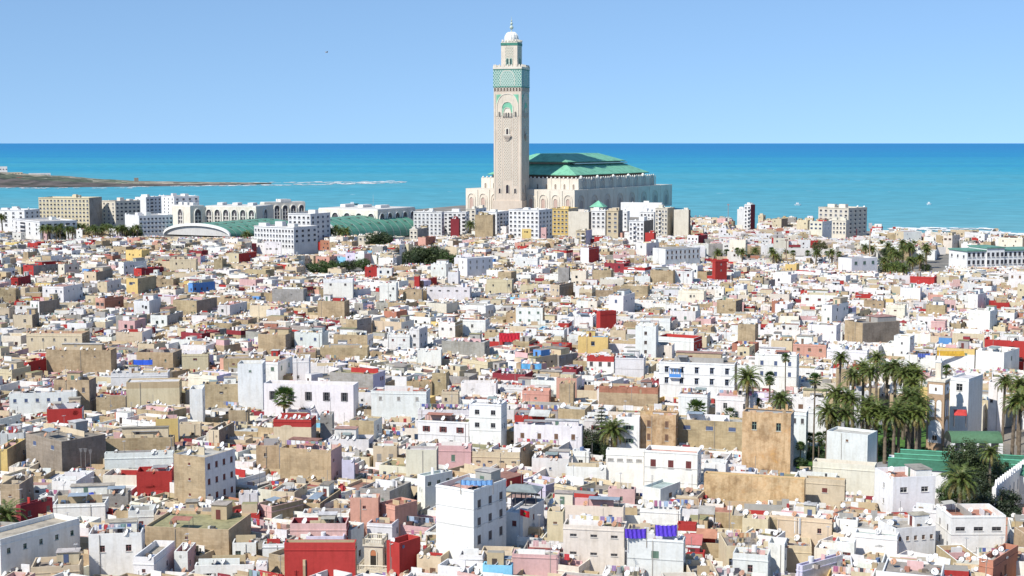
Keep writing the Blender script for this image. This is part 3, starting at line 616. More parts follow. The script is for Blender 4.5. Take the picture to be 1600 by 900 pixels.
# ------------------------------------------------------------------ the houses one can pick out: left edge, corner, right edge, top, foot | colour | notes
TAB = '''
40 96 165 690 738 D s=D rel=58 w=2,1,1.2,.9 sw=0,0|big brown brick house with dark side wall and pale roof
271 320 367 715 792 B s=W rel=38 w=1,3,.5,.5 sw=4,3,.8,1.2 ph=.4|tall brick house, its white side wall with rows of windows in shade
163 270 271 706 736 W w=0,0
213 268 272 736 762 R rf=R w=0,0
165 271 273 683 707 B
-8 11 40 702 730 Y s=B
-40 0 124 843 905 W rel=52 sw=5,1,.7,.9 w=0,0 bare=1|long white house in shade filling the bottom left corner
138 221 226 832 885 W w=2,1,.9,1.1|white house with laundry along its roof beside a big brown wall
226 357 392 828 868 B w=1,1,.5,.5
48 124 130 883 905 C
208 240 273 871 905 W s=W w=1,1,.6,.6
272 293 306 862 888 W s=P rf=R nohut=1
83 164 170 786 812 W w=0,0
85 200 204 771 787 G w=3,1,.4,.4
200 240 244 797 824 W w=1,1,.8,.6
241 330 334 803 826 C
301 345 349 808 826 W w=2,1,.5,.5
26 32 82 790 818 M s=M rel=50 w=0,0
373 402 404 770 795 W rf=R w=1,1,1,.9
365 405 408 802 818 R
0 30 52 757 790 B s=D w=1,1,.5,.4
363 400 403 848 872 W
304 396 398 882 905 W w=2,1
427 486 494 656 700 C s=G b=R w=0,0 nohut=1|cream house with a broad red painted top band
448 487 500 641 656 W w=1,1,1,1
500 519 522 648 690 G
546 584 597 658 690 B s=W w=0,0 sw=1,1
513 576 584 687 707 W w=0,0
437 517 534 704 754 B s=P w=0,0 rel=22|broad brick house with a pink side wall
534 553 554 719 752 L w=0,0
400 436 440 696 722 B
680 736 738 697 729 P w=1,1,.8,1.4|pink house standing between brown roofs
738 812 814 707 731 C rf=M w=4,1,.5,.35
653 732 742 660 690 W w=3,1,.9,1.3 cor=1
653 741 742 641 660 W w=1,1,.9,1.6
733 783 792 632 694 W w=2,2,1.1,1.1 cor=1 b=W
720 775 778 599 618 W w=0,0
551 580 582 613 634 W rf=P w=1,1,.5,.5
580 666 672 612 656 W w=3,1,.8,.9 rf=R
412 552 560 602 655 W w=5,1,.9,2.2 sw=0,0 bare=1|white gabled hall with tall brown windows behind a lone palm
371 410 415 568 640 W w=1,1,.7,.5 bare=1
400 434 457 566 600 W s=W w=2,1,1,1.1 sw=2,1
675 697 702 583 618 B w=1,1,.6,.6
643 675 677 596 618 B w=0,0
547 591 594 778 822 S rf=Y w=1,1,.6,.6
592 617 652 791 822 S s=S w=0,0 sw=0,0 rf=T rel=45|low salmon house with a second plain wall in shade
681 740 791 766 880 W s=W rel=34 w=0,0 sw=3,3,1.0,1.5 cor=1 ci=1 rf=P|three-storey white corner house with rows of dark windows on its shaded side
790 817 850 802 850 W s=W w=1,1,.8,1 sw=1,1,.8,1 bare=1
444 555 557 848 905 R w=0,0 bare=1|long bright red wall of a low house left of the stone turret
604 624 657 849 884 R s=R rel=42 w=0,0 sw=0,0 rf=E|red house with clutter on its roof, right of the stone turret
478 537 540 838 852 L w=0,0
420 477 525 875 905 B s=D rel=38 bare=1
410 444 446 850 872 W w=0,0 nohut=1
400 417 419 880 905 W
453 541 545 818 848 P s=M w=0,0
472 545 548 802 820 W w=1,1,.4,.8
470 500 533 787 803 B s=D rf=Y
400 424 474 792 818 P s=B rel=50
423 460 480 769 790 C s=C w=2,1,.7,.8
652 664 707 744 790 W s=W rel=50 w=0,0 sw=3,1,.9,.8 rf=E
634 682 685 703 748 N w=0,0 bare=1|stained cream wall of a small house beside a pink house
583 620 623 697 720 C w=2,1,1,1.5
717 754 757 868 890 W w=0,0
752 800 803 862 884 C rf=G
754 800 802 884 908 Q
803 909 911 666 694 W w=4,1,.9,1.3 rf=R
804 851 854 650 667 R w=0,0
965 999 1001 652 706 W w=1,2,1.2,1.0
1000 1056 1061 650 706 O w=2,2,.8,1.5 bare=1|orange stained ruined house with two tall grey windows
1056 1162 1166 660 706 B w=3,1,1.6,.9
1160 1236 1241 648 742 O rel=8 w=2,1,1.0,1.7 bare=1|orange ruined house with crumbling walls, tallest beside the garden
947 1006 1008 705 754 W w=4,1,1.2,.55 bare=1
1007 1090 1096 708 768 W w=3,1,1.1,1.7 cor=1 ci=0 st=1 rf=P bare=1|classical white house with three closed brown shutters and a cornice
884 947 949 731 752 W w=0,0
831 889 893 717 737 W rf=R w=1,1,.5,.5
800 813 829 700 730 W s=B w=0,0
895 920 922 705 730 W w=1,1,.9,1.8
1100 1257 1259 750 792 O w=0,0 bare=1 nohut=1|long ochre wall with worn brown plaster
1258 1320 1322 751 785 C s=B w=1,1,1,.9 bare=1
1004 1032 1063 764 795 W s=W rel=30 sw=1,1,1.2,.9 w=0,0 rf=E bare=1|small white house with pale green roof in front of the classical house
950 992 994 765 788 P w=1,1,.5,.9
855 974 977 793 826 N w=3,1,.7,.5
1000 1063 1066 797 824 W w=0,0
880 976 980 824 890 N w=3,2,1.1,.45|tall tan plain house with small slot windows beside the purple cloths
855 880 883 800 855 C w=1,1,.7,.4
980 1068 1071 845 905 W w=1,1,1.2,1.2 cor=1
1058 1087 1089 820 836 R w=0,0 bare=1
1066 1100 1102 864 875 R w=0,0
800 872 875 868 895 P w=0,0
1100 1134 1137 725 752 W w=0,0
1135 1180 1183 738 752 W w=1,1,1.2,1 rf=P
1160 1200 1203 812 834 C
1145 1200 1204 868 905 W w=1,1,.8,1.2
1292 1356 1371 680 728 W s=W w=1,1,.6,.5 sw=0,0 bare=1|plain white cube house at the edge of the palm garden
1367 1396 1462 746 806 W s=W rel=66 w=1,2,.8,1 sw=2,1,1.4,1 rf=T|steep white house beside the dark trees, with reddish roof
1463 1487 1572 806 862 W s=W rel=72 w=2,2,.9,1.2 sw=3,1,1.6,.7 rf=T cor=1 nohut=1|white house with terracotta roof terrace at the right edge of town
1426 1463 1465 797 832 W w=1,1,.6,1.3
1372 1400 1462 826 862 W rel=60 s=W w=0,0 sw=5,1,.6,.8
1246 1254 1316 884 910 L s=W rf=P rel=40
1305 1335 1338 848 874 W w=1,1,1,.5
1335 1402 1405 838 868 W rf=E
1530 1552 1591 876 910 T s=T w=0,0 sw=1,1,1,1.7|terracotta red house with a dark arched door near the bottom right
1200 1226 1230 850 878 W
1306 1340 1342 813 832 W
1240 1277 1280 794 816 W w=0,0
1202 1300 1303 812 834 C
1270 1367 1370 728 748 N w=0,0 bare=1
41 128 140 521 550 C s=B w=5,1,.7,.9 rf=R
72 173 182 547 582 B w=2,1,.5,.4|broad brown block wall house with only two tiny openings
14 119 121 612 645 W w=6,1,.8,.9 ci=3
84 139 150 594 642 B s=D w=3,1,.8,1.2
73 128 131 638 662 R w=0,0
197 280 284 596 633 C b=B w=0,0 bare=1|wide cream wall house with brown band along its top
173 262 265 582 604 W w=1,1,1.4,.7
319 372 375 600 637 B w=1,1,.5,.5
296 316 320 608 660 W w=0,0
213 270 284 551 575 B s=D
284 325 327 553 575 C w=1,1,.6,.6
243 278 280 654 693 Y w=0,0
280 313 315 662 684 C
357 387 390 641 668 B
326 342 366 672 702 C s=D w=0,0 sw=1,1,1.5,1.9
0 37 40 676 698 W w=1,1,1,1
150 196 198 620 640 B w=1,1,.5,.4
181 222 238 519 537 C s=W w=0,0
282 322 355 540 555 W s=W
403 446 460 523 550 B s=D w=0,0
460 503 513 520 548 W w=2,1,.9,1 sw=0,0
521 574 583 524 548 B w=1,1,.5,.5
640 655 668 514 548 W w=1,3,1,.9 sw=2,3,.9,.9 cor=1|small three-storey white tower house with banded floors
605 640 642 523 548 W w=2,1,.7,.7
685 711 723 504 530 W s=B w=2,1,.9,.9
690 757 765 535 558 G w=0,0
652 689 691 547 572 W w=0,0
500 574 577 543 562 B
932 938 963 487 515 R s=R rel=55 w=0,0 sw=0,0 bare=1|red cube house between pale roofs in the middle of the town
1027 1084 1097 529 553 W s=R w=0,0 bare=1
993 1025 1029 510 562 W w=1,3,.9,1.1
903 950 952 527 555 Y w=1,1,1.2,1.4
1153 1180 1185 507 537 B s=B w=0,0
1030 1148 1152 569 625 W w=5,2,1.0,1.6 st=4 cor=1 ci=3 porch=1|wide two-storey white house with blue porch and hooded windows
1150 1191 1194 572 606 W w=0,0
961 1006 1009 560 588 W w=0,0 cor=1
917 959 961 557 582 W w=3,1 rf=R b=R
936 1028 1031 606 634 B s=B b=T w=0,0
816 858 861 611 630 S w=1,1,.6,.5
874 896 899 600 632 B w=0,0
1060 1105 1110 617 650 W w=1,1,1.3,.7
1118 1180 1184 621 660 W w=2,1,1,1.4
1180 1245 1249 555 612 W w=3,2,.9,1.4 cor=1
1205 1238 1241 533 556 C w=0,0
1239 1291 1294 539 560 S rf=Q w=3,1,1,1
1292 1355 1358 548 567 W w=1,1,.5,.5
1397 1422 1429 526 562 W w=1,2,.6,.7|white tower house with flat top above the palm garden
1464 1523 1526 546 577 W b=Y w=2,1,1.3,.7
1414 1462 1465 556 575 W
1525 1569 1593 551 582 W s=W w=0,0 sw=1,1
1485 1514 1536 592 660 W s=W w=1,1,1.6,1.8 sw=0,0 bare=1
1545 1568 1571 598 645 W bare=1
1320 1348 1406 505 538 B s=D rel=52 w=0,0 sw=0,0|large brown block house with a wide side wall in shade
1455 1477 1480 502 520 P w=0,0 bare=1
16 28 48 434 448 R s=M
36 52 92 415 432 R s=G
185 193 229 410 430 W s=W rel=50
209 221 256 420 434 R s=M rel=50
131 150 176 425 442 C s=D
66 99 129 448 474 W s=W
152 167 189 440 458 C s=W
197 215 244 435 461 Y s=B
149 163 193 466 485 S s=T rel=45 w=2,1|orange brick box house among grey roofs at left
209 233 251 470 492 W s=W
47 61 93 471 497 W s=D rel=45 w=2,1,.8,1
20 50 61 492 514 C s=D
270 307 339 470 492 B s=D
235 261 286 493 509 W s=G
294 301 336 443 458 U s=U rel=50
357 373 401 396 412 C s=R
341 359 386 477 495 W s=W
265 306 309 405 423 C
716 730 770 404 434 W s=W rel=48 w=1,2 sw=4,2,1,1.4 bare=1|tall white house with large windows on its shaded side wall
570 589 591 417 433 R
589 612 614 419 434 W w=2,1
673 697 706 413 434 W w=2,1,.8,.8
647 655 657 432 452 R
505 551 553 436 467 W s=W w=2,1,1,1 b=W
593 619 622 442 472 W s=W
635 659 661 452 472 B
496 538 546 471 498 B w=0,0
425 474 480 452 474 G
667 734 737 449 470 W w=5,1,.6,.6
653 665 681 371 384 S s=T
907 920 936 387 410 W s=R w=0,0
872 889 891 418 446 G w=0,0
860 874 896 445 466 C s=D
951 974 992 462 490 W s=W w=1,1
806 848 851 481 508 W w=3,2,.9,.9
1055 1082 1084 424 443 W w=2,1
1016 1052 1055 423 444 B w=0,0 rf=K
1113 1118 1136 408 440 R s=R rel=55 w=0,0 sw=1,2,.8,.8 bare=1|bright red square tower house rising above pale roofs
1020 1040 1094 389 413 W s=W rel=50 w=0,0 sw=8,2,1.2,1.8 bare=1
994 1010 1030 380 400 W s=W w=1,1
1407 1438 1441 450 470 W w=0,0
1447 1477 1480 477 494 B w=0,0
1284 1300 1326 477 506 W s=W
1514 1547 1559 486 518 W w=0,0 s=W
1384 1414 1417 477 500 N w=1,1,.5,.5
1252 1309 1312 462 480 W w=3,1,1.4,1
1422 1460 1464 433 446 R rf=R w=0,0
1513 1528 1541 460 484 W s=W w=0,0
1310 1331 1371 404 425 W s=W rel=48 w=0,0 sw=3,1,2,1.8 bare=1
1350 1381 1384 470 484 B
1074 1091 1106 368 380 W s=M w=3,1
1140 1165 1168 375 388 N s=N
1207 1221 1231 342 356 C s=D
1245 1262 1266 344 358 C
1265 1285 1300 346 367 N s=W w=3,2
1398 1412 1440 362 376 C s=W
1474 1488 1500 368 383 N w=2,1
1560 1598 1600 372 385 N
805 840 843 403 418 W
1576 1612 1615 425 452 W w=3,1
700 716 719 425 445 W s=W
1590 1612 1614 445 470 C
760 800 803 437 460 C s=G
970 1012 1016 447 465 B
1060 1100 1104 455 474 N
1120 1150 1160 470 492 B s=D
690 716 718 612 640 C
1238 1292 1295 622 650 W w=2,1,1.2,1.2
1236 1260 1263 645 684 W w=2,1,.7,1.2 bare=1
1262 1300 1302 640 662 W w=0,0
1010 1050 1054 540 560 N
'''
houses = []
for ln in TAB.strip().splitlines():
    left, _, lab = ln.partition('|'); tk = left.split()
    xl, xm, xr, yt, yb = map(float, tk[:5]); kw = dict(x.split('=') for x in tk[6:])
    rel = float(kw.pop('rel')) if 'rel' in kw else None
    s = solve(xl, xm, xr, yt, yb, rel=rel)
    for k in ('w', 'sw'):
        if k in kw: kw[k] = tuple(float(v) if i > 1 else int(v) for i, v in enumerate(kw[k].split(',')))
    for k in ('ci', 'st', 'bare', 'nohut', 'cor', 'porch'):
        if k in kw: kw[k] = int(kw[k])
    if 'ph' in kw: kw['ph'] = float(kw['ph'])
    s.update(kw); s['c'] = tk[5]; s['seed'] = int(xl * 7 + yt * 13); s['px'] = (xl, max(xm, xr), yt, yb); s['listed'] = True
    if lab: s['lab'] = lab
    houses.append(s)
# apartment blocks on level ground behind the old town: left, corner, right, top, foot, wall, side, front (cols,rows), side (cols,rows), label
APT = [
 (60, 139, 159, 309, 358, 'I', 'G', (14, 7), (0, 0), 'large cream hotel block with seven rows of windows and a blank side wall'),
 (159, 180, 219, 314, 356, 'N', 'N', (3, 6), (6, 5), 'white apartment block standing right behind the cream hotel block'),
 (181, 205, 219, 317, 352, 'W', 'W', (3, 5), (3, 5), 'low white apartment block between the hotel block and the courtyard block'),
 (211, 228, 252, 308, 346, 'W', 'W', (0, 0), (4, 5), 'white end apartment block with a windowed side, rising above the arcade pavilion'),
 (248, 272, 311, 307, 343, 'W', 'W', (4, 6), (4, 5), 'long pale apartment block seen above the white arcade building'),
 (195, 217, 270, 337, 370, 'W', 'W', (0, 0), (9, 4), 'low white apartment block with four rows of small side windows, behind palms'),
 (-20, 38, 62, 328, 362, 'W', 'W', (5, 4), (3, 3), 'white apartment block at the far left end of town beside a tall palm'),
 (20, 62, 120, 346, 376, 'W', 'W', (4, 3), (6, 2), 'low plain white block in front of the cream hotel block'),
 (450, 485, 516, 334, 392, 'W', 'W', (5, 4), (4, 5), 'taller white apartment block with balconies between the two green vaults'),
 (397, 459, 496, 355, 399, 'W', 'W', (13, 4), (4, 3), 'long low white block with four rows of tiny windows before the green vault'),
 (646, 690, 694, 331, 370, 'W', 'W', (7, 6), (1, 5), 'white apartment block with glazed bays left of the maroon wall'),
 (693, 728, 733, 331, 366, 'W', 'W', (5, 5), (1, 4), 'white apartment block stepped behind the dark maroon wall'),
 (704, 717, 719, 342, 370, 'M', 'M', (0, 0), (0, 0), 'narrow windowless maroon block wall left of the great minaret'),
 (728, 743, 760, 326, 360, 'N', 'W', (2, 5), (3, 5), 'pale cream apartment block directly below the left wing of the great mosque'),
 (742, 770, 774, 336, 372, 'B', 'D', (0, 0), (0, 0), 'blank tan gable wall block in front of white flats left of the minaret'),
 (752, 776, 795, 331, 366, 'W', 'W', (3, 5), (4, 5), 'white apartment block at the foot of the great minaret, left of the tan gable'),
 (795, 842, 863, 328, 374, 'W', 'W', (7, 6), (4, 6), 'big white apartment block with balconies right below the great minaret'),
 (858, 888, 904, 326, 368, 'Y', 'C', (5, 6), (3, 5), 'pale yellow apartment block with five columns of windows'),
 (888, 920, 924, 331, 372, 'N', 'D', (0, 0), (0, 0), 'blank grey-cream gable block right of the yellow flats'),
 (924, 946, 951, 329, 368, 'W', 'D', (3, 4), (0, 0), 'white apartment house with rounded balconies below a green pyramid roof'),
 (948, 966, 973, 329, 372, 'C', 'G', (2, 5), (0, 0), 'narrow tan apartment house right of the rounded balconies'),
 (957, 980, 984, 330, 362, 'W', 'W', (4, 4), (0, 0), 'white flats with four short rows of windows below the mosque'),
 (983, 1006, 1021, 345, 382, 'W', 'D', (4, 4), (0, 0), 'small white block with dark windows and brown side, lower than its neighbours'),
 (970, 1034, 1036, 317, 340, 'W', 'W', (0, 0), (0, 0), 'long low bright white roof block against the mosque wall'),
 (1000, 1022, 1034, 331, 366, 'W', 'W', (4, 4), (2, 3), 'white block with shaded side at the right end of the flats'),
 (1024, 1043, 1054, 325, 370, 'N', 'C', (4, 6), (0, 0), 'tan apartment block stacked with dark balconies'),
 (1053, 1076, 1079, 328, 370, 'N', 'D', (0, 0), (0, 0), 'blank pale end wall block, last before the open sea'),
 (1008, 1022, 1025, 364, 384, 'R', 'M', (0, 0), (0, 0), 'small plain red block in front of the flats near the mosque'),
 (1152, 1164, 1167, 327, 358, 'W', 'W', (0, 0), (0, 0), 'lower white step of the slender seaside tower'),
 (1163, 1173, 1180, 320, 360, 'W', 'M', (2, 6), (0, 0), 'slender white seaside tower with a maroon side'),
 (1279, 1326, 1355, 325, 370, 'N', 'N', (6, 5), (4, 6), 'balconied cream block rising alone above the right part of town'),
 (1290, 1322, 1328, 344, 374, 'N', 'N', (6, 3), (0, 0), 'low shaded block in front of the balconied cream block'),
 (900, 915, 925, 360, 384, 'C', 'L', (2, 2), (0, 0), 'small cream house block below the grey gable block'),  # lilac side wall: bluish shade put into its colour
 (560, 580, 600, 368, 384, 'N', 'C', (3, 1), (0, 0), 'low cream building in front of the second green vault'),
 (640, 652, 668, 358, 376, 'N', 'G', (2, 2), (0, 0), 'small pale block below the glazed white flats'),
]
apts = []
for xl, xm, xr, yt, yb, c, sc_, wf, ws, lab in APT:
    s = solve(xl, xm, xr, yt, yb, base=0.0, dmax=26, dflt=14); s.update(c=c, s=sc_, w=wf, sw=ws, lab=lab, seed=int(xl + yt * 3), px=(xl, max(xm, xr), yt, yb)); apts.append(s)
# ------------------------------------------------------------------ filling the rest of the old town, district by district
KEEP = [(px0, px1, yb, D) for px0, px1, yb, D in [
    (1240, 1455, 738, 345), (1385, 1600, 700, 312), (1520, 1610, 790, 296), (1446, 1500, 703, 350), (1455, 1575, 770, 300), (1320, 1370, 778, 303),
    (260, 425, 372, 1150), (500, 640, 369, 1150), (268, 480, 352, 1230), (560, 650, 368, 1180), (1480, 1600, 418, 830),
    (1375, 1470, 428, 800), (1105, 1300, 412, 860), (20, 215, 371, 1120), (480, 590, 428, 800), (628, 712, 415, 850), (905, 968, 722, 322), (553, 628, 905, 245), (1200, 1480, 397, 900), (570, 610, 381, 1100), (425, 462, 648, 395), (0, 36, 822, 262), (1225, 1262, 858, 248)]]
OCC = [(s['px'][0], s['px'][1], s['px'][3], s['dist']) for s in houses + apts] + KEEP
occ = np.array(OCC)
def inside_any(x, y, pad=1.0):
    for s in houses:
        c, n = math.cos(-s['th']), math.sin(-s['th']); dx, dy = x - s['x'], y - s['y']
        lx, ly = dx * c - dy * n, dx * n + dy * c
        if abs(lx) < s['W'] / 2 + pad and abs(ly) < s['D'] / 2 + pad: return True
    return False
def poly_has(poly, x, y):
    k = False; n = len(poly)
    for i in range(n):
        (x1, y1), (x2, y2) = poly[i], poly[(i + 1) % n]
        if (y1 > y) != (y2 > y) and x < (x2 - x1) * (y - y1) / (y2 - y1) + x1: k = not k
    return k
def ground_poly(px): return [(gp(a, b, 0).x, gp(a, b, 0).y) for a, b in px]
GARDEN = ground_poly([(1238, 745), (1385, 742), (1460, 725), (1478, 672), (1470, 652), (1262, 652), (1240, 690)])
NOGO = [GARDEN, ground_poly([(1385, 790), (1606, 790), (1606, 668), (1385, 690)]), ground_poly([(1315, 800), (1372, 800), (1372, 775), (1315, 775)]),
        ground_poly([(1460, 850), (1606, 850), (1606, 690), (1460, 700)]), ground_poly([(1476, 432), (1640, 432), (1640, 398), (1476, 398)]),
        ground_poly([(250, 378), (425, 378), (430, 345), (250, 345)]), ground_poly([(500, 376), (650, 376), (650, 340), (500, 340)]),
        ground_poly([(560, 905), (622, 905), (622, 880), (560, 880)]), ground_poly([(20, 374), (215, 374), (215, 362), (20, 362)]),
        ground_poly([(1375, 440), (1470, 440), (1470, 408), (1375, 408)]), ground_poly([(1105, 420), (1300, 420), (1300, 398), (1105, 398)]),
        ground_poly([(480, 436), (590, 436), (590, 415), (480, 415)]), ground_poly([(908, 745), (966, 745), (966, 700), (908, 700)]), ground_poly([(-30, 858), (42, 858), (42, 828), (-30, 828)]),
        ground_poly([(1228, 950), (1264, 950), (1264, 890), (1228, 890)]), ground_poly([(628, 425), (712, 425), (712, 402), (628, 402)])]
def blocked(wx, wy, th, wd, dp):
    c, n = math.cos(th), math.sin(th)
    for a, b in ((0, 0), (-.5, -.5), (.5, -.5), (.5, .5), (-.5, .5)):
        X, Y = wx + a * wd * c - b * dp * n, wy + a * wd * n + b * dp * c
        if any(poly_has(pg, X, Y) for pg in NOGO): return True
    return False
coastY = lambda px: np.interp(px, [c[0] for c in coast_px], [p.y for p in cw])
seeds = []
for _ in range(150):
    Y = 190 + 1180 * rng.random() ** 1.3; X = rng.uniform(-.4, .4) * Y
    seeds.append((X, Y, -R(rng.gauss(16, 9) if rng.random() < .75 else rng.uniform(-20, 50))))
sa = np.array([(a, b) for a, b, _ in seeds])
fill = []
for si, (X, Y, th) in enumerate(seeds):
    rr = random.Random(si * 31 + 5); c, n = math.cos(th), math.sin(th)
    ext = 130
    ly = -ext
    while ly < ext:
        rowd = rr.uniform(6.2, 9.6); lx = -ext + rr.uniform(0, 8); alley = rr.random() < .3
        while lx < ext:
            wd = rr.choice([4, 5, 6, 6, 7, 8, 9, 10, 12]) * rr.uniform(.9, 1.1)
            cx, cy = lx + wd / 2, ly + rowd / 2
            wx, wy = X + cx * c - cy * n, Y + cx * n + cy * c
            lx += wd + (.06 if rr.random() < .85 else 2.2)
            if wy < 185 or abs(wx) > wy * .40 + 12: continue
            d2 = (sa[:, 0] - wx) ** 2 + (sa[:, 1] - wy) ** 2
            if int(d2.argmin()) != si: continue
            px, py = proj(wx, wy, 0)
            lim = coastY(px) - 25
            if px < 1080: lim = min(lim, np.interp(px, [0, 260, 400, 640, 720, 1080], [1195, 1200, 1180, 1190, 1250, 1260]))
            else: lim = min(lim, np.interp(px, [1080, 1300, 1380, 1450, 1600], [1300, 1250, 1150, 1085, 1050]))
            if wy > lim: continue
            if blocked(wx, wy, th, wd, rowd) or inside_any(wx, wy, .3 + min(wd, rowd) * .28): continue
            h = rr.choice([4.5, 5.5, 6, 6.5, 7, 7.5, 8, 8.5, 9.5]) + rr.uniform(0, .6)
            if rr.random() < .16: h += rr.uniform(1.5, 4)
            Dfr = wy - rowd / 2 * abs(c) - wd / 2 * abs(n)
            hw = (wd / 2 * abs(c) + rowd / 2 * abs(n)) * F / Dfr
            msk = (occ[:, 3] > Dfr - .5) & (occ[:, 0] < px + hw) & (occ[:, 1] > px - hw)
            if msk.any():
                zl = H - ((occ[msk, 2] - HZ) * np.minimum(Dfr + (rowd * abs(c) + wd * abs(n)) * (1 if Dfr < 450 else .3), np.maximum(Dfr, occ[msk, 3] - 1))).max() / F
                cl = zl < h + 2.5
                if zl < h: h = zl - rr.uniform(0, .5)
            else: cl = False
            if h < 2.2: continue
            u = px / 1600; q = min(1, max(0, (u - .15) / .75))
            wts = dict(W=.31 + .3 * q, B=.26 - .15 * q, C=.17 - .06 * q, N=.09, G=.07, R=.022, P=.025, S=.018, L=.006, Y=.015, M=.012, T=.01, Q=.005)
            if wy > 1150 and px > 1080: wts.update(W=.3, N=.3, C=.3)
            if 1180 < px < 1600 and 640 < wy < 900: wts.update(W=.85, B=.05)
            cc = rr.choices(list(wts), list(wts.values()))[0]
            s = dict(x=wx, y=wy, th=th + R(rr.uniform(-1, 1)), W=wd, D=rowd, h=h, c=cc, seed=rr.randrange(10 ** 6), dist=Dfr, cl=cl)
            k = rr.random()
            if k < .12: s['s'] = rr.choice('WWBGLCRP')
            elif k < .17: s['b'] = rr.choice('RMWMYPWWC')
            if rr.random() < .12: s['rf'] = rr.choice('RTPM')
            fill.append(s)
        ly += rowd + (2.4 if alley else .06)
# a second pass closes what is still open ground with small houses
cells = {}
def foot(s):
    c, n = math.cos(s['th']), math.sin(s['th'])
    ex, ey = (s['W'] * abs(c) + s['D'] * abs(n)) / 2, (s['W'] * abs(n) + s['D'] * abs(c)) / 2
    for i in range(int((s['x'] - ex) // 10), int((s['x'] + ex) // 10) + 1):
        for j in range(int((s['y'] - ey) // 10), int((s['y'] + ey) // 10) + 1): cells.setdefault((i, j), []).append(s)
def covered(x, y, pad):
    for s in cells.get((int(x // 10), int(y // 10)), ()):
        c, n = math.cos(-s['th']), math.sin(-s['th']); dx, dy = x - s['x'], y - s['y']
        if abs(dx * c - dy * n) < s['W'] / 2 + pad and abs(dx * n + dy * c) < s['D'] / 2 + pad: return True
    return False
for s in houses + fill: foot(s)
r2 = random.Random(91); Y = 190.0
while Y < 800:
    X = -.37 * Y
    while X < .37 * Y:
        wx, wy = X + r2.uniform(-1, 1), Y + r2.uniform(-1, 1); X += 3.2
        if covered(wx, wy, .9): continue
        wd, dp = r2.uniform(4, 7), r2.uniform(4, 6.5); th = -R(r2.gauss(16, 9))
        if blocked(wx, wy, th, wd, dp): continue
        px, _ = proj(wx, wy, 0); Dfr = wy - dp * .6; hw = wd * .6 * F / Dfr; h = r2.uniform(4.5, 8)
        msk = (occ[:, 3] > Dfr) & (occ[:, 0] < px + hw) & (occ[:, 1] > px - hw)
        if msk.any():
            zl = H - ((occ[msk, 2] - HZ) * np.minimum(Dfr + (dp * 1.2 if Dfr < 450 else 2), np.maximum(Dfr, occ[msk, 3] - 1))).max() / F
            if zl < h: h = zl - r2.uniform(0, .5)
        if h < 1.4: continue
        s = dict(x=wx, y=wy, th=th, W=wd, D=dp, h=h, c=r2.choices('WBCNGPR', [5, 2, 2, 2, 1, .4, .15])[0], seed=r2.randrange(10 ** 6), dist=Dfr, cl=True); fill.append(s); foot(s)
    Y += 3.2
# ------------------------------------------------------------------ which of them show, and how large
GW, GH = 800, 450; grid = np.zeros((GH, GW), dtype=bool)
def hull(P):
    P = sorted(set(P)); 
    def half(L):
        o = []
        for p in L:
            while len(o) > 1 and (o[-1][0] - o[-2][0]) * (p[1] - o[-2][1]) - (o[-1][1] - o[-2][1]) * (p[0] - o[-2][0]) <= 0: o.pop()
            o.append(p)
        return o
    a, b = half(P), half(P[::-1]); return a[:-1] + b[:-1]
allh = sorted(houses + fill, key=lambda s: s['dist'])
for s in allh:
    pts = []
    for lx in (-s['W'] / 2, s['W'] / 2):
        for ly in (-s['D'] / 2, s['D'] / 2):
            wx, wy = world_of(s, lx, ly)
            for z in (0, s['h']):
                a, b = proj(wx, max(20, wy), z); pts.append((a / 2, b / 2))
    hl = hull(pts); xs = [p[0] for p in hl]; ys = [p[1] for p in hl]
    x0, x1, y0, y1 = max(0, int(min(xs))), min(GW, int(max(xs)) + 1), max(0, int(min(ys))), min(GH, int(max(ys)) + 1)
    s['vis'] = 0
    if x0 >= x1 or y0 >= y1: continue
    gx, gy = np.meshgrid(np.arange(x0, x1) + .5, np.arange(y0, y1) + .5); mk = np.ones(gx.shape, bool)
    for i in range(len(hl)):
        (ax, ay), (bx, by) = hl[i], hl[(i + 1) % len(hl)]
        mk &= (bx - ax) * (gy - ay) - (by - ay) * (gx - ax) >= 0
    sub = grid[y0:y1, x0:x1]; s['vis'] = int((mk & ~sub).sum()); sub |= mk
rank = sorted(allh, key=lambda s: -s['vis'] * (1.6 if s.get('listed') else 1) - (1e5 if s.get('lab') else 0))
near = [s for s in rank[:300] if s['vis'] > 3]; nearid = set(id(s) for s in near)
for s in near: near_house(s)
far = MB(); nf = 0
for s in allh:
    if id(s) in nearid: continue
    if s['vis'] == 0 and s['dist'] > 330 and not s.get('listed'): 
        if random.Random(s['seed']).random() < .0: continue
    far_house(s, far, 1 if s['dist'] < 800 else 2); nf += 1
tag(obj('old_town_houses', far), 'dense mass of small flat-roofed houses of the old town, white, tan and red, with dishes', 'houses', kind='stuff')
print('houses', len(houses), 'fill', len(fill), 'near', len(near), 'far', nf, 'far faces', len(far.f))
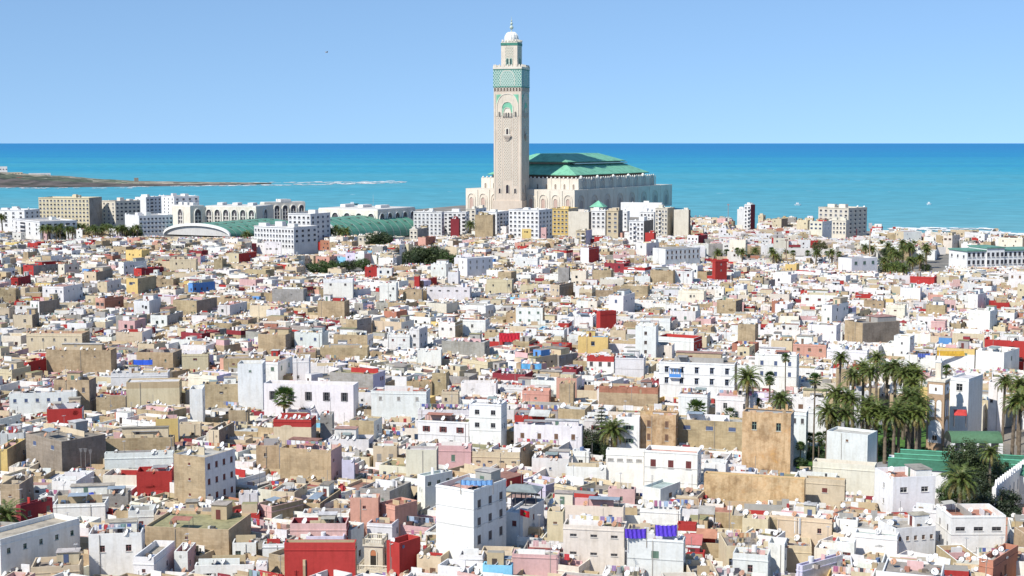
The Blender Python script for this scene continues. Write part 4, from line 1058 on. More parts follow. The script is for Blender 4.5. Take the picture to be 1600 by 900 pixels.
# ------------------------------------------------------------------ apartment blocks
WCB = {}
def plain_window(a, b, dark):
    k = (a, b, dark)
    if k not in WCB:
        mb = MB(); mb.box(-a / 2, a / 2, -.06, -.01, 0, b, 'metal', (.05, .05, .06) if dark else (.12, .13, .16))
        mb.box(-a / 2 - .2, a / 2 + .2, -.35, -.012, -.3, -.02, 'plaster', (.7, .68, .64), bottom=True); WCB[k] = mb.mesh('window')
    return WCB[k]
def balcony_mesh(a):
    k = ('b', a)
    if k not in WCB:
        mb = MB(); mb.box(-a / 2, a / 2, -1.3, -.01, 0, .18, 'plaster', (.7, .68, .65), bottom=True)
        mb.box(-a / 2, a / 2, -1.3, -1.18, .18, 1.05, 'plaster', (.74, .72, .7)); mb.box(-a / 2, -a / 2 + .12, -1.18, -.01, .18, 1.05, 'plaster', (.74, .72, .7)); mb.box(a / 2 - .12, a / 2, -1.18, -.01, .18, 1.05, 'plaster', (.74, .72, .7))
        mb.box(-a / 2 + .3, a / 2 - .3, -.08, -.01, .2, 2.4, 'metal', (.06, .06, .07)); WCB[k] = mb.mesh('balcony')
    return WCB[k]
for s in apts:
    r = random.Random(s['seed']); W, D, h = s['W'], s['D'], s['h']
    e = empty('apartment_block', (s['x'], s['y'], 0), s['th']); tag(e, s['lab'], 'apartment block', 'apartment blocks near the sea')
    kk = r.uniform(.82, 1); col = tuple(q * kk for q in PAL[s['c']]); sc = tuple(q * kk for q in PAL[s['s']]); m1, m2 = MATOF.get(s['c'], 'plaster'), MATOF.get(s['s'], 'plaster'); x0, x1, y0, y1 = -W / 2, W / 2, -D / 2, D / 2
    mb = MB(); ph = .9; P = mb.poly
    P([(x0, y0, 0), (x1, y0, 0), (x1, y0, h), (x0, y0, h)], m1, col); P([(x1, y0, 0), (x1, y1, 0), (x1, y1, h), (x1, y0, h)], m2, sc)
    P([(x1, y1, 0), (x0, y1, 0), (x0, y1, h), (x1, y1, h)], m1, col); P([(x0, y1, 0), (x0, y0, 0), (x0, y0, h), (x0, y1, h)], m1, col)
    t = .35
    for a, b, cc, d in (((x0, y0), (x1, y0), (x1 - t, y0 + t), (x0 + t, y0 + t)), ((x1, y0), (x1, y1), (x1 - t, y1 - t), (x1 - t, y0 + t)),
                        ((x1, y1), (x0, y1), (x0 + t, y1 - t), (x1 - t, y1 - t)), ((x0, y1), (x0, y0), (x0 + t, y0 + t), (x0 + t, y1 - t))):
        P([(*a, h), (*b, h), (*cc, h), (*d, h)], m1, col); P([(*d, h), (*cc, h), (*cc, h - ph), (*d, h - ph)], m1, col)
    obj('wall', mb, e)
    rb = MB(); rb.poly([(x0 + t, y0 + t, h - ph), (x1 - t, y0 + t, h - ph), (x1 - t, y1 - t, h - ph), (x0 + t, y1 - t, h - ph)], 'roofing', (.5, .47, .43)); obj('roof', rb, e)
    nwin = 0; bal = r.random() < .45
    for side, (cols, rows), L in ((0, s['w'], W), (1, s['sw'], D)):
        if not cols: continue
        fh = min(3.4, (h - 1.5) / (rows + .3)); cwid = L / cols; a = round(min(cwid * .5, 2.2), 1); b = round(fh * .45, 1)
        for j in range(rows):
            for i in range(cols):
                u = L * (i + .5) / cols; z = h - 1.2 - fh * (j + 1) + fh * .3; 
                if z < 0: continue
                isb = bal and (i % 3 == 1) and cwid > 2.5
                loc = (x0 + u, y0, z) if not side else (x1, y0 + u, z)
                if isb: obj('balcony', balcony_mesh(round(cwid * .8, 1)), e, (loc[0], loc[1], z - fh * .25), R(90) * side)
                else: obj('window', plain_window(a, b, r.random() < .6), e, loc, R(90) * side)
                nwin += 1
        # string courses between floors
    cb = MB()
    if s['w'][0]:
        cb.box(x0 - .2, x1 + .2, y0 - .35, y0 - .003, h - .55, h - .25, 'plaster', tuple(min(.8, k * 1.06) for k in col), bottom=True); obj('cornice', cb, e)
    for _ in range(r.choice([1, 2, 3])):
        hw = r.uniform(2.5, min(7, W * .4)); hx = r.uniform(x0 + .5, x1 - hw - .5); hd = min(4, D * .4); hy = r.uniform(y0 + 1, y1 - hd - .5)
        if hx + hw < x1: u = MB(); u.box(hx, hx + hw, hy, hy + hd, h - ph, h + r.uniform(1, 2.6), 'plaster', jit(PAL[s['c']], r), top=(.5, .48, .45)); obj('stair_hut', u, e)
    for _ in range(r.randint(1, 5)): o = obj('satellite_dish', DISH[r.randrange(3)], e, (r.uniform(x0 + .5, x1 - .5), r.choice([y0 + .6, y1 - .6]), h - ph), -s['th']); o.scale = (1.3,) * 3
# ------------------------------------------------------------------ arches and great mosque
def arch_pts(cx, z0, w, h, n=8):
    """pointed arch outline, from left foot over the top to right foot"""
    sp = z0 + h - w * .62; pts = [(cx - w / 2, z0)]
    for k in range(n + 1):
        t = k / n; a = t * R(74); pts.append((cx - w / 2 * math.cos(a) - 0 * t, sp + w * .62 * math.sin(a) / math.sin(R(74))))
    pts[-1] = (cx - w * .02, z0 + h)
    return pts + [(2 * cx - x, z) for x, z in reversed(pts)]
def arch(mb, cx, z0, w, h, mat, col, ring=.5, rc=None, proud=.4, y=0.0):
    P = arch_pts(cx, z0, w, h); Q = arch_pts(cx, z0, w + 2 * ring, h + ring)
    mb.poly([(x, y - .04, z) for x, z in reversed(P)][::-1], mat, col)  # flat panel; dark fills paint the shade of a recess
    if rc:
        for (a, b), (c, d) in zip(zip(P, P[1:]), zip(Q, Q[1:])):
            f = y - proud
            mb.poly([(a[0], f, a[1]), (c[0], f, c[1]), (d[0], f, d[1]), (b[0], f, b[1])], 'stone', rc)
            mb.poly([(c[0], f, c[1]), (c[0], y, c[1]), (d[0], y, d[1]), (d[0], f, d[1])], 'stone', rc)
            mb.poly([(a[0], y, a[1]), (a[0], f, a[1]), (b[0], f, b[1]), (b[0], y, b[1])], 'stone', rc)
def place2(xl, xm, xr, D, rel):
    Pc = at_depth(xm, 300, D); a = R(rel) + math.atan((xm - 800) / F); r_ = (math.cos(a), -math.sin(a)); b = (math.sin(a), math.cos(a))
    qq = Pc.y * CP + (H - 20) * SP; ul, ur = (xl - 800) / F, (xr - 800) / F; Pcx = (xm - 800) / F * qq
    W = (Pcx - ul * qq) / (r_[0] - ul * r_[1] * CP); Dd = (ur * qq - Pcx) / (b[0] - ur * b[1] * CP)
    return Pcx, Pc.y, -a, W, Dd
ST = (.66, .58, .47); ST2 = (.70, .64, .54); GT = (.08, .26, .19); GT2 = (.22, .54, .36)
mx, my, mth, MW, MD = place2(771.5, 814.5, 826, 1562, 16)
MD = MW
def zz(y): return H - (y - HZ) * 1562 / F
e = empty('minaret', (mx, my, 0), mth); tag(e, 'great cream stone minaret with green tile band and white dome, towering over town and sea', 'minaret')
# local frame: corner at origin, front along -x, right side along +y
mb = MB(); zt = zz(109); mb.box(-MW, 0, 0, MD, 0, zt, 'stone', (.62, .52, .42), top=(.6, .55, .48))
b = 1.2; mb.box(-MW - b, b, -b, MD + b, 0, 14, 'stone', (.62, .52, .42)); obj('shaft', mb, e)
def faces(fn, name, **k):
    for side in (0, 1):
        mb = MB(); mb.xf(0, 0, 0) if side == 0 else mb.xf(0, 0, R(90))
        fn(mb, (-MW if side == 0 else 0), side); obj(name, mb, e)
def f_lattice(mb, u0, sd):
    w = MW
    for a, b_, z0, z1 in ((.14, .27, 30, 103), (.36, .64, 88, 101), (.36, .64, 36, 80), (.73, .86, 30, 103)):
        mb.box(u0 + w * a, u0 + w * b_, -.12, -.01, z0, z1, 'lattice', (.45, .37, .29))
    for a in (.31, .69): mb.box(u0 + w * a - .25, u0 + w * a + .25, -.3, -.01, 20, 122, 'stone', ST2)
    for a in (.05, .95): mb.box(u0 + w * a - .35, u0 + w * a + .35, -.35, -.01, 14, 127, 'stone', ST2)
faces(f_lattice, 'carved_panel')
def f_arch(mb, u0, sd):
    w = MW; c = u0 + w / 2
    mb.box(u0 + w * .1, u0 + w * .9, -.1, -.012, 104, 126, 'tiles', GT2)
    arch(mb, c, 103.5, w * .74, 23, 'stone', ST, 0.9, ST2, .5, -.12)
    arch(mb, c, 104, w * .40, 14, 'tiles', GT2, .6, ST2, .5, -.2)
    arch(mb, c, 103, w * .24, 9, 'stone', ST2, .5, ST, .6, -.3)
faces(f_arch, 'blind_arch')
def f_win(mb, u0, sd):
    w = MW; c = u0 + w / 2
    for k in (-.29, -.13, -.04, .05, .14, .29): arch(mb, c + k * w, 102 if abs(k) < .2 else 103, 1.3, 5, 'metal', (.03, .03, .04), .3, ST2, .6, -.45)
    for k, ww, hh in ((-.28, 2, 5), (0, 3.0, 9), (.28, 2, 5)): arch(mb, c + k * w, 22, ww, hh, 'metal', (.04, .03, .04), .5, ST2, .5, -.13)
    arch(mb, c, 84, 2.2, 6, 'metal', (.04, .03, .04), 1.4, ST2, .7, -.25)
faces(f_win, 'window')
def f_balc(mb, u0, sd):
    c = u0 + MW / 2
    for k in range(4): mb.box(c - 4 + k * .9, c + 4 - k * .9, -2.2 + k * .5, -.02, 81.5 - k * 1.5, 83 - k * 1.5 - .01, 'stone', (.5, .42, .35), bottom=True)
    mb.box(c - 4, c + 4, -2.3, -2.0, 83, 84.2, 'stone', ST2)
faces(f_balc, 'balcony')
def f_band(mb, u0, sd):
    z0, z1 = zz(136), zz(110.5)
    mb.box(u0 - .35, u0 + MW + .35, -.36, -.01, z0, z1, 'zellige', (.03, .22, .17) if not sd else (.04, .2, .24))
    arch(mb, u0 + MW / 2, z0 + .8, MW * .5, z1 - z0 - 1.5, 'zellige', (.2, .34, .28), .5, ST2, .15, -.37)
    mb.box(u0 - .5, u0 + MW + .5, -.55, -.01, z0 - .9, z0 - .01, 'tiles', GT); mb.box(u0 - .5, u0 + MW + .5, -.55, -.01, z1 + .01, z1 + .8, 'tiles', GT)
    for k in range(9): arch(mb, u0 + MW * (k + .5) / 9, z0 - 5, 1.8, 3.8, 'metal', (.15, .1, .08), .3, ST2, .5)
faces(f_band, 'tile_band')
mb = MB(); zp = zt
for sx in range(7):
    for (x, y) in ((-MW + MW * (sx + .5) / 7, 0), (-MW + MW * (sx + .5) / 7, MD), (0, MD * (sx + .5) / 7), (-MW, MD * (sx + .5) / 7)):
        mb.box(x - 1.1, x + 1.1, y - .7, y + .7, zp + 2.202, zp + 3.6, 'stone', ST2); mb.box(x - .55, x + .55, y - .5, y + .5, zp + 3.602, zp + 4.8, 'stone', ST2)
mb.box(-MW - .6, .6, -.7, .6, zp + .002, zp + 2.2, 'stone', ST2); mb.box(.0, .62, .602, MD + .6, zp + .003, zp + 2.19, 'stone', ST2)
mb.box(-MW - .6, 0, MD - .2, MD + .6, zp + .004, zp + 2.18, 'stone', ST2); mb.box(-MW - .6, -MW + .2, .602, MD - .22, zp + .003, zp + 2.17, 'stone', ST2); obj('battlement', mb, e)
LW = MW * .585; lo = (MW - LW) / 2; z0, z1 = zt, zz(66.5)
mb = MB(); mb.box(-MW + lo, -lo, lo, MD - lo, z0, z1, 'stone', (.70, .61, .5)); ln_ = obj('lantern', mb, e)
for side in (0, 1):
    mb = MB(); 
    if side == 0: mb.xf(-MW / 2, lo, 0)
    else: mb.xf(-lo, MD / 2, R(90))
    mb.box(-LW * .25, LW * .25, -.15, -.01, z0 + 4, z1 - 5, 'lattice', (.35, .36, .28)); mb.box(-LW / 2 - .3, LW / 2 + .3, -.32, -.01, z1 - 4, z1 - 1.2, 'tiles', GT)
    for k in (-.11, .11): arch(mb, k * LW, z0 + 4, 1.8, 7, 'metal', (.03, .06, .06), .4, (.3, .5, .42), .4, -.16)
    obj('carved_panel', mb, ln_)
mb = MB()
for k in range(5):
    for (x, y) in ((-MW + lo + LW * (k + .5) / 5, lo), (-lo, lo + LW * (k + .5) / 5)): mb.box(x - .9, x + .9, y - .5, y + .5, z1 + .002, z1 + 2.2, 'stone', ST2)
obj('battlement', mb, ln_)
mb = MB(); rd = LW * .41; prof = [(rd * .96, z1 + .01), (rd, z1 + 2.5), (rd * 1.0, z1 + 4.5), (rd * .9, z1 + 7), (rd * .7, z1 + 9), (rd * .4, z1 + 10.4), (.05, z1 + 11)]
mb.lathe(-MW / 2, MD / 2, prof, 28, 'stone', (.8, .78, .72))
for k in range(14):
    a = 2 * math.pi * k / 14
    for (r0, q0), (r1, q1) in zip(prof, prof[1:-1]): mb.bar((-MW / 2 + r0 * math.cos(a), MD / 2 + r0 * math.sin(a), q0), (-MW / 2 + r1 * math.cos(a), MD / 2 + r1 * math.sin(a), q1), .28, 'stone', (.8, .78, .73))
obj('dome', mb, e)
mb = MB(); cx, cy = -MW / 2, MD / 2; zb = z1 + 10.8
mb.lathe(cx, cy, [(.7, zb), (.5, zb + 2.2), (1.9, zb + 3.6), (2.2, zb + 4.6), (1.6, zb + 5.8), (.5, zb + 7), (1.2, zb + 7.8), (1.5, zb + 8.7), (1.1, zb + 9.6), (.3, zb + 10.6), (.8, zb + 11.2), (.9, zb + 11.8), (.2, zb + 12.6), (.12, zb + 16)], 10, 'metal', (.45, .5, .42)); obj('finial', mb, e)
# prayer hall
hs_ = solve(752, 903.5, 1023, 279.4, 279.4, base=0, rel=27, hmin=37.1, dmax=999); hl = solve(728, 898, 1049, 297.2, 297.2, base=0, rel=27, hmin=25.6, dmax=999)
e = empty('mosque', (hs_['x'], hs_['y'], 0), hs_['th']); tag(e, 'huge cream stone mosque hall with two-tiered green tile roof beside the sea, behind the minaret', 'mosque')
W, D = hs_['W'], hs_['D']; c_, n_ = math.cos(-hs_['th']), math.sin(-hs_['th']); dx, dy = hl['x'] - hs_['x'], hl['y'] - hs_['y']; ox, oy = dx * c_ - dy * n_, dx * n_ + dy * c_
W2, D2 = hl['W'], hl['D']; H1, H2 = hs_['h'], hl['h']
mb = MB(); mb.box(-W / 2, W / 2, -D / 2, D / 2, 0, H1, 'stone', (.70, .63, .53), top=(.6, .57, .5)); obj('upper_wall', mb, e)
mb = MB(); mb.box(ox - W2 / 2, ox + W2 / 2, oy - D2 / 2, oy + D2 / 2, 0, H2, 'stone', (.70, .63, .53), top=(.6, .57, .5)); obj('lower_wall', mb, e)
def hall_side(side, upper):
    L = (W if side == 0 else D) if upper else (W2 if side == 0 else D2); bx, by = (0, 0) if upper else (ox, oy); w_, d_ = (W, D) if upper else (W2, D2)
    mb = MB(); mb.xf(bx, by - d_ / 2, 0) if side == 0 else mb.xf(bx + w_ / 2, by, R(90)); return mb, L
mb, L = hall_side(0, True)
for k in range(11):
    x = -L / 2 + L * (k + .5) / 11; arch(mb, x, H1 - 13, 2.0, 7, 'metal', (.3, .24, .2), .5, ST2, .5); mb.box(x + L / 22 - .5, x + L / 22 + .5, -.5, -.01, H2, H1, 'stone', ST2)
obj('arcade', mb, e)
mb, L = hall_side(1, True)
for k in range(9):
    x = -L / 2 + L * (k + .6) / 9; mb.box(x + L / 18 - .8, x + L / 18 + .8, -.25, -.01, H2, H1, 'stone', (.68, .61, .51))
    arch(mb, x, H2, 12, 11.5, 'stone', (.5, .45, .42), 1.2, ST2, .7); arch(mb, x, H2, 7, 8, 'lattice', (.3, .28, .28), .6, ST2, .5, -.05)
obj('arcade', mb, e)
mb, L = hall_side(0, False)
for k in range(9):
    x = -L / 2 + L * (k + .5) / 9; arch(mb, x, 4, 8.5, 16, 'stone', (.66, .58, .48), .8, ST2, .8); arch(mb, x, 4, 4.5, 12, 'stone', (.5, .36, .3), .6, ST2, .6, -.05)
    mb.box(x + L / 18 - .7, x + L / 18 + .7, -.8, -.01, 0, H2 - 1, 'stone', ST2)
obj('arcade', mb, e)
mb, L = hall_side(1, False)
for k in range(8):
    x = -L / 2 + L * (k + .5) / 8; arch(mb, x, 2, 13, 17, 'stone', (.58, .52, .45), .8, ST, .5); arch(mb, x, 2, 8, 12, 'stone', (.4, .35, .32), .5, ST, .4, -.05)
    mb.box(x + L / 16 - 1, x + L / 16 + 1, -.3, -.01, 0, H2 + .2, 'stone', (.68, .61, .51))
obj('arcade', mb, e)
mb = MB()
for k in range(24):
    for x, y in ((-W / 2 + W * (k + .5) / 24, -D / 2), ): mb.box(x - .8, x + .8, y - .5, y + .5, H1 + .002, H1 + 1.6, 'stone', (.78, .74, .68))
for k in range(34): y = -D / 2 + D * (k + .5) / 34; mb.box(W / 2 - .5, W / 2 + .5, y - .8, y + .8, H1 + .002, H1 + 1.6, 'stone', (.78, .74, .68))
obj('battlement', mb, e)
for k in range(5): mb = MB(); mb.lathe(W / 2 - .8, -D / 2 + D * (k + .2) / 5, [(1.6, H1), (1.8, H1 + 1.5), (1.2, H1 + 2.6), (.1, H1 + 3.4)], 10, 'stone', (.8, .77, .7)); obj('small_dome', mb, e)
def hip(x0, x1, y0, y1, z0, X0, X1, Y0, Y1, z1, col, cap=True, th=.8):
    mb = MB(); a = [(x0, y0), (x1, y0), (x1, y1), (x0, y1)]; b = [(X0, Y0), (X1, Y0), (X1, Y1), (X0, Y1)]
    for i in range(4):
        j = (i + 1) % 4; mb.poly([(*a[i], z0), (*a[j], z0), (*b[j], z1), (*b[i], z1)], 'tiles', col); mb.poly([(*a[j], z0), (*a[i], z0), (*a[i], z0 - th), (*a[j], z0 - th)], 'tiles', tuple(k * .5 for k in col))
    if cap: mb.poly([(*p, z1) for p in b], 'tiles', col)
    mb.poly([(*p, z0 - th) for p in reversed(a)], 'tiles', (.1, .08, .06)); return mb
i1 = 5
mb = MB(); mb.box(-W / 2 + 9, W / 2 - 9, -D / 2 + 9, D / 2 - 9, H1 - 1, 41, 'stone', (.25, .14, .1)); obj('clerestory', mb, e)
obj('roof', hip(-W / 2 + i1, W / 2 - i1, -D / 2 + i1, D / 2 - i1, 41.0, -W / 2 + 29, W / 2 - 29, -D / 2 + 27, D / 2 - 27, 52.0, GT2), e)
mb = MB(); mb.box(-W / 2 + 31, W / 2 - 31, -D / 2 + 29, D / 2 - 29, 52.003, 54, 'stone', (.5, .42, .36)); obj('clerestory', mb, e)
obj('roof', hip(-W / 2 + 24, W / 2 - 24, -D / 2 + 22, D / 2 - 30, 54.8, -14, 14, -D / 2 + 42, D / 2 - 58, 63.5, GT2), e)
mb = MB(); mb.box(W / 2 - 27, W / 2 - 24.5, -D / 2 + 40, D / 2 - 24, 52.0, 53.2, 'stone', (.75, .72, .66)); obj('gutter', mb, e)
# green pyramid pavilion before the hall
p = at_depth(935, 330, 1400); e = empty('pavilion', (p.x, p.y, 0), -R(20)); tag(e, 'small pavilion with a green pyramid roof in front of the great mosque', 'pavilion')
zb = at_depth(935, 323, 1400).z
mb = MB(); mb.box(-6, 6, -6, 6, 0, zb, 'stone', ST2); obj('wall', mb, e); mb = MB()
for a, b in (((-7, -7), (7, -7)), ((7, -7), (7, 7)), ((7, 7), (-7, 7)), ((-7, 7), (-7, -7))): mb.poly([(*a, zb), (*b, zb), (0, 0, zb + 6)], 'tiles', GT2)
obj('roof', mb, e)
# ------------------------------------------------------------------ arcade buildings and green vaults on the esplanade
def arcade(xl, xm, xr, yt, yb, rel, nf, ns, lab):
    s = solve(xl, xm, xr, yt, yb, base=0, rel=rel, dmax=300); W, D, h = s['W'], s['D'], s['h']
    e = empty('arcade_building', (s['x'], s['y'], 0), s['th']); tag(e, lab, 'arcade building', 'white arcade buildings on the esplanade')
    mb = MB(); mb.box(-W / 2, W / 2, -D / 2, D / 2, 0, h, 'stone', (.72, .66, .56), top=(.6, .56, .5)); mb.box(-W / 2 + .4, W / 2 - .4, -D / 2 + .4, D / 2 - .4, h + .002, h + .9, 'stone', (.76, .73, .66), top=(.6, .58, .54)); obj('wall', mb, e)
    for side, n, L in ((0, nf, W), (1, ns, D)):
        for k in range(n):
            mb = MB(); w_ = min(6.5, L / n * .62); z0 = h * .22
            arch(mb, 0, z0, w_, h * .66, 'metal', (.10, .09, .10), .7, (.78, .75, .68), 1.0)
            for q in range(3): mb.box(-w_ * .42, w_ * .42, -.5, -.06, z0 + h * (.02 + .16 * q), z0 + h * (.07 + .16 * q), 'stone', (.55, .5, .45), bottom=True)
            mb.box(-.35, .35, -.6, -.05, z0, z0 + h * .5, 'stone', (.7, .66, .6))
            u = L * (k + .5) / n; obj('arched_window', mb, e, (-W / 2 + u, -D / 2, 0) if not side else (W / 2, -D / 2 + u, 0), R(90) * side)
    for k in range(3):
        mb = MB(); x = W * (-.35 + .3 * k); mb.box(x - 2.5, x + 2.5, -D * .1, D * .1 + 2, h + .9, h + 3.2, 'stone', (.74, .72, .68)); obj('roof_hut', mb, e)
arcade(268, 297, 320, 323, 360, 55, 1, 1, 'square end pavilion of the white arcade building, behind the green vault')
arcade(320, 400, 427, 324, 360, 25, 6, 1, 'long white arcade building with six dark arched windows facing the town')
arcade(406, 413, 477, 317.5, 352, 68, 0, 5, 'rear arcade building in shade with five dark arches')
arcade(497, 590, 649, 329, 372, 35, 5, 5, 'wide white arcade building behind the second green vault')
def vault(xl, xm, xr, D, rel, rise, L, lab):
    x, y, th, W, _ = place2(xl, xm, xr, D, rel); e = empty('vaulted_hall', (x, y, 0), th); tag(e, lab, 'vaulted hall', 'green barrel vaults')
    n = 26; P = []
    for k in range(n + 1): a = math.pi * k / n; P.append((-W / 2 + W / 2 * math.cos(a), 1.2 + (rise - 1.2) * max(0, math.sin(a)) ** .9))
    mb = MB()
    for (a, b), (c, d) in zip(P, P[1:]): mb.poly([(a, 0, b), (a, L, b), (c, L, d), (c, 0, d)], 'tiles', (.13, .34, .24))
    q = MB()
    for k in range(0, 13):       # ribs and skylight slots over the vault
        yy = L * k / 12
        for (a, b), (c, d) in zip(P, P[1:]): q.poly([(a, yy, b + .25), (a, yy + .6, b + .25), (c, yy + .6, d + .25), (c, yy, d + .25)], 'sheet', (.5, .52, .46))
    obj('roof', mb, e); obj('roof_rib', q, e)
    mb = MB(); mb.poly([(a, 1.0, b) for a, b in P], 'plaster', (.55, .54, .52)); 
    for (a, b), (c, d) in zip(P, P[1:]):
        mb.poly([(a, -.8, b + .5), (c, -.8, d + .5), (c, -.8, d - 1.6), (a, -.8, b - 1.6)], 'plaster', (.8, .79, .76)); mb.poly([(a, -.8, b + .5), (a, 1, b + .5), (c, 1, d + .5), (c, -.8, d + .5)], 'plaster', (.8, .79, .76))
    obj('gable', mb, e)
    for k in range(1, 9):
        mb = MB(); yy = L * k / 9
        for j in (6, 10, 14, 18): a, b = P[j]; mb.box(a - 1.6, a + 1.6, yy - .5, yy + .5, b, b + .5, 'metal', (.1, .12, .1))
        obj('skylight', mb, e)
vault(255, 359, 420, 1165, 38, 10.5, 95, 'green barrel vault with a white arched gable end facing the town')
vault(438, 530, 640, 1105, 38, 17.5, 105, 'green barrel vault between the white flats and the arcade building')
# ------------------------------------------------------------------ palace with green eaves, park walls
s = solve(1483, 1511, 1625, 393, 424, base=1, rel=58, dmax=200); W, D, h = s['W'], s['D'], s['h']
e = empty('palace', (s['x'], s['y'], 0), s['th']); tag(e, 'long white palace with green tile eaves and blue-shadowed windows at the right edge', 'palace')
mb = MB(); mb.box(-W / 2, W / 2, -D / 2, D / 2, 0, h, 'plaster', PAL['W']); mb.box(-W / 2 + 1, W / 2 + .8, -D / 2 + D * .26, -D / 2 + D * .5, .0, h + 1.6, 'plaster', PAL['W']); obj('wall', mb, e)
mb = MB(); mb.box(-W / 2 - .5, W / 2 + .7, -D / 2 - .6, D / 2 + .5, h + .01, h + .7, 'tiles', (.16, .34, .26), bottom=True); mb.box(-W / 2, W / 2 + 1.4, -D / 2 + D * .25, -D / 2 + D * .51, h + 1.61, h + 2.3, 'tiles', (.16, .34, .26), bottom=True); obj('roof', mb, e)
for k in range(16):
    for z in (h - 3.2, h - 7.6): o = obj('window', plain_window(1.6, 2.4, True), e, (W / 2 + (.8 if .26 < (k + .5) / 16 < .5 else 0), -D / 2 + D * (k + .5) / 16, z), R(90))
for k in range(3): obj('window', plain_window(1.5, 1.6, True), e, (-W / 2 + W * (k + .5) / 3, -D / 2, h - 4), 0)
def long_wall(pxs, z, t, col, name, lab, mat='plaster', base=0):
    mb = MB(); pts = [gp(a, b, z) for a, b in pxs]
    for a, b in zip(pts, pts[1:]):
        d = (b - a).normalized(); n = Vector((-d.y, d.x, 0)) * t; q = [(a.x, a.y), (b.x, b.y), (b.x + n.x, b.y + n.y), (a.x + n.x, a.y + n.y)]
        for i in range(4): j = (i + 1) % 4; mb.poly([(*q[i], base), (*q[j], base), (*q[j], z), (*q[i], z)], mat, col)
        mb.poly([(*k, z) for k in q], mat, col)
    return tag(obj(name, mb), lab, 'wall')
long_wall([(1195, 388), (1300, 387.5), (1478, 386)], 5, .6, (.74, .7, .66), 'boundary_wall', 'long pale boundary wall running behind the palms of the far park')
long_wall([(1228, 401), (1306, 402)], 3.5, .5, PAL['W'], 'boundary_wall', 'short white wall with dark bays left of the flat white pavilion')
long_wall([(1078, 349), (1160, 352)], 4, .6, (.74, .68, .58), 'sea_wall', 'low cream sea wall on the shore right of the great mosque')
# ------------------------------------------------------------------ headland, surf, boats
def headland():
    mb = MB(); xs = list(range(-260, 425, 9)); nD = 14; r = random.Random(4)
    sh = lambda px: np.interp(px, [-260, 0, 100, 205, 300, 400, 425], [294, 293, 293, 292, 290.5, 288.5, 287.5])
    bk = lambda px: np.interp(px, [-260, 0, 75, 150, 210, 300, 400, 425], [276, 277, 279, 282, 284.5, 285.5, 286.5, 287])
    tp = lambda px: np.interp(px, [-260, -40, 0, 30, 75, 110, 150, 210, 300, 425], [22, 19, 16, 12.5, 10.5, 8.5, 5, 2.6, 1.6, .6])
    G = []
    for px in xs:
        a, b = gp(px, sh(px), SEA), gp(px, bk(px), SEA); row = []
        for j in range(nD + 1):
            t = j / nD; p = a.lerp(b, t); z = SEA - .3 + (tp(px) + 2) * (min(1, t * 5) * .35 + .65 * math.sin(math.pi * min(1, t * .9)) ** .8 if 0 < j < nD else 0) * r.uniform(.86, 1.1)
            row.append((p.x, p.y, z))
        G.append(row)
    for i in range(len(xs) - 1):
        for j in range(nD):
            px = xs[i]; t = j / nD
            if t < .16: col = (.1, .08, .07)
            elif px < 140 and t < .45: col = (.09, .10, .06)
            elif px < 60 and t < .8: col = (.32, .27, .2)
            elif px < 215: col = r.choice([(.12, .14, .08), (.3, .26, .2), (.2, .17, .13)])
            else: col = r.choice([(.32, .26, .19), (.38, .32, .25), (.2, .16, .12)])
            mb.poly([G[i][j], G[i + 1][j], G[i + 1][j + 1], G[i][j + 1]], 'headland', col)
    tag(obj('headland', mb), kind='structure')
headland()
surf = MB(); r = random.Random(8)
def foam(px0, px1, yf, spread, n, wpx, z=SEA + .35):
    for _ in range(n):
        px = r.uniform(px0, px1); y = yf(px) + r.gauss(0, spread); p = gp(px, y, z); k = p.y / F
        L = r.uniform(.4, 1) * wpx * k; q = []
        m_ = 9
        for i in range(m_): a = 2 * math.pi * i / m_; q.append((p.x + L * math.cos(a) * r.uniform(.6, 1), p.y + L * .55 * math.sin(a) * r.uniform(.5, 1) * 2.2, z + r.uniform(0, .25)))
        surf.poly(q, 'cloth', (.8, .8, .78))
foam(205, 640, lambda x: np.interp(x, [205, 400, 500, 640], [291, 289.5, 288, 285]), .5, 130, 10)
foam(400, 630, lambda x: np.interp(x, [400, 640], [285.5, 284]), .7, 60, 12)
foam(0, 205, lambda x: 293.8, .35, 40, 7)
foam(1395, 1600, lambda x: np.interp(x, [1395, 1480, 1600], [357, 359.5, 365]), .9, 80, 14)
foam(1440, 1560, lambda x: np.interp(x, [1440, 1560], [355.5, 358]), .5, 30, 12)
tag(obj('surf', surf), 'broken white surf on the reef and beach', 'surf', kind='stuff')
mb = MB(); r = random.Random(3)     # sand between the last houses and the water
q = [gp(a, b, .05) for a, b in ((1380, 361.5), (1480, 365), (1600, 369), (1900, 375))]; q2 = [gp(a, b, .05) for a, b in ((1900, 380), (1600, 373.5), (1480, 368), (1380, 364))]
mb.poly([tuple(p) for p in q + q2], 'earth', (.55, .47, .36)); tag(obj('beach', mb), kind='structure')
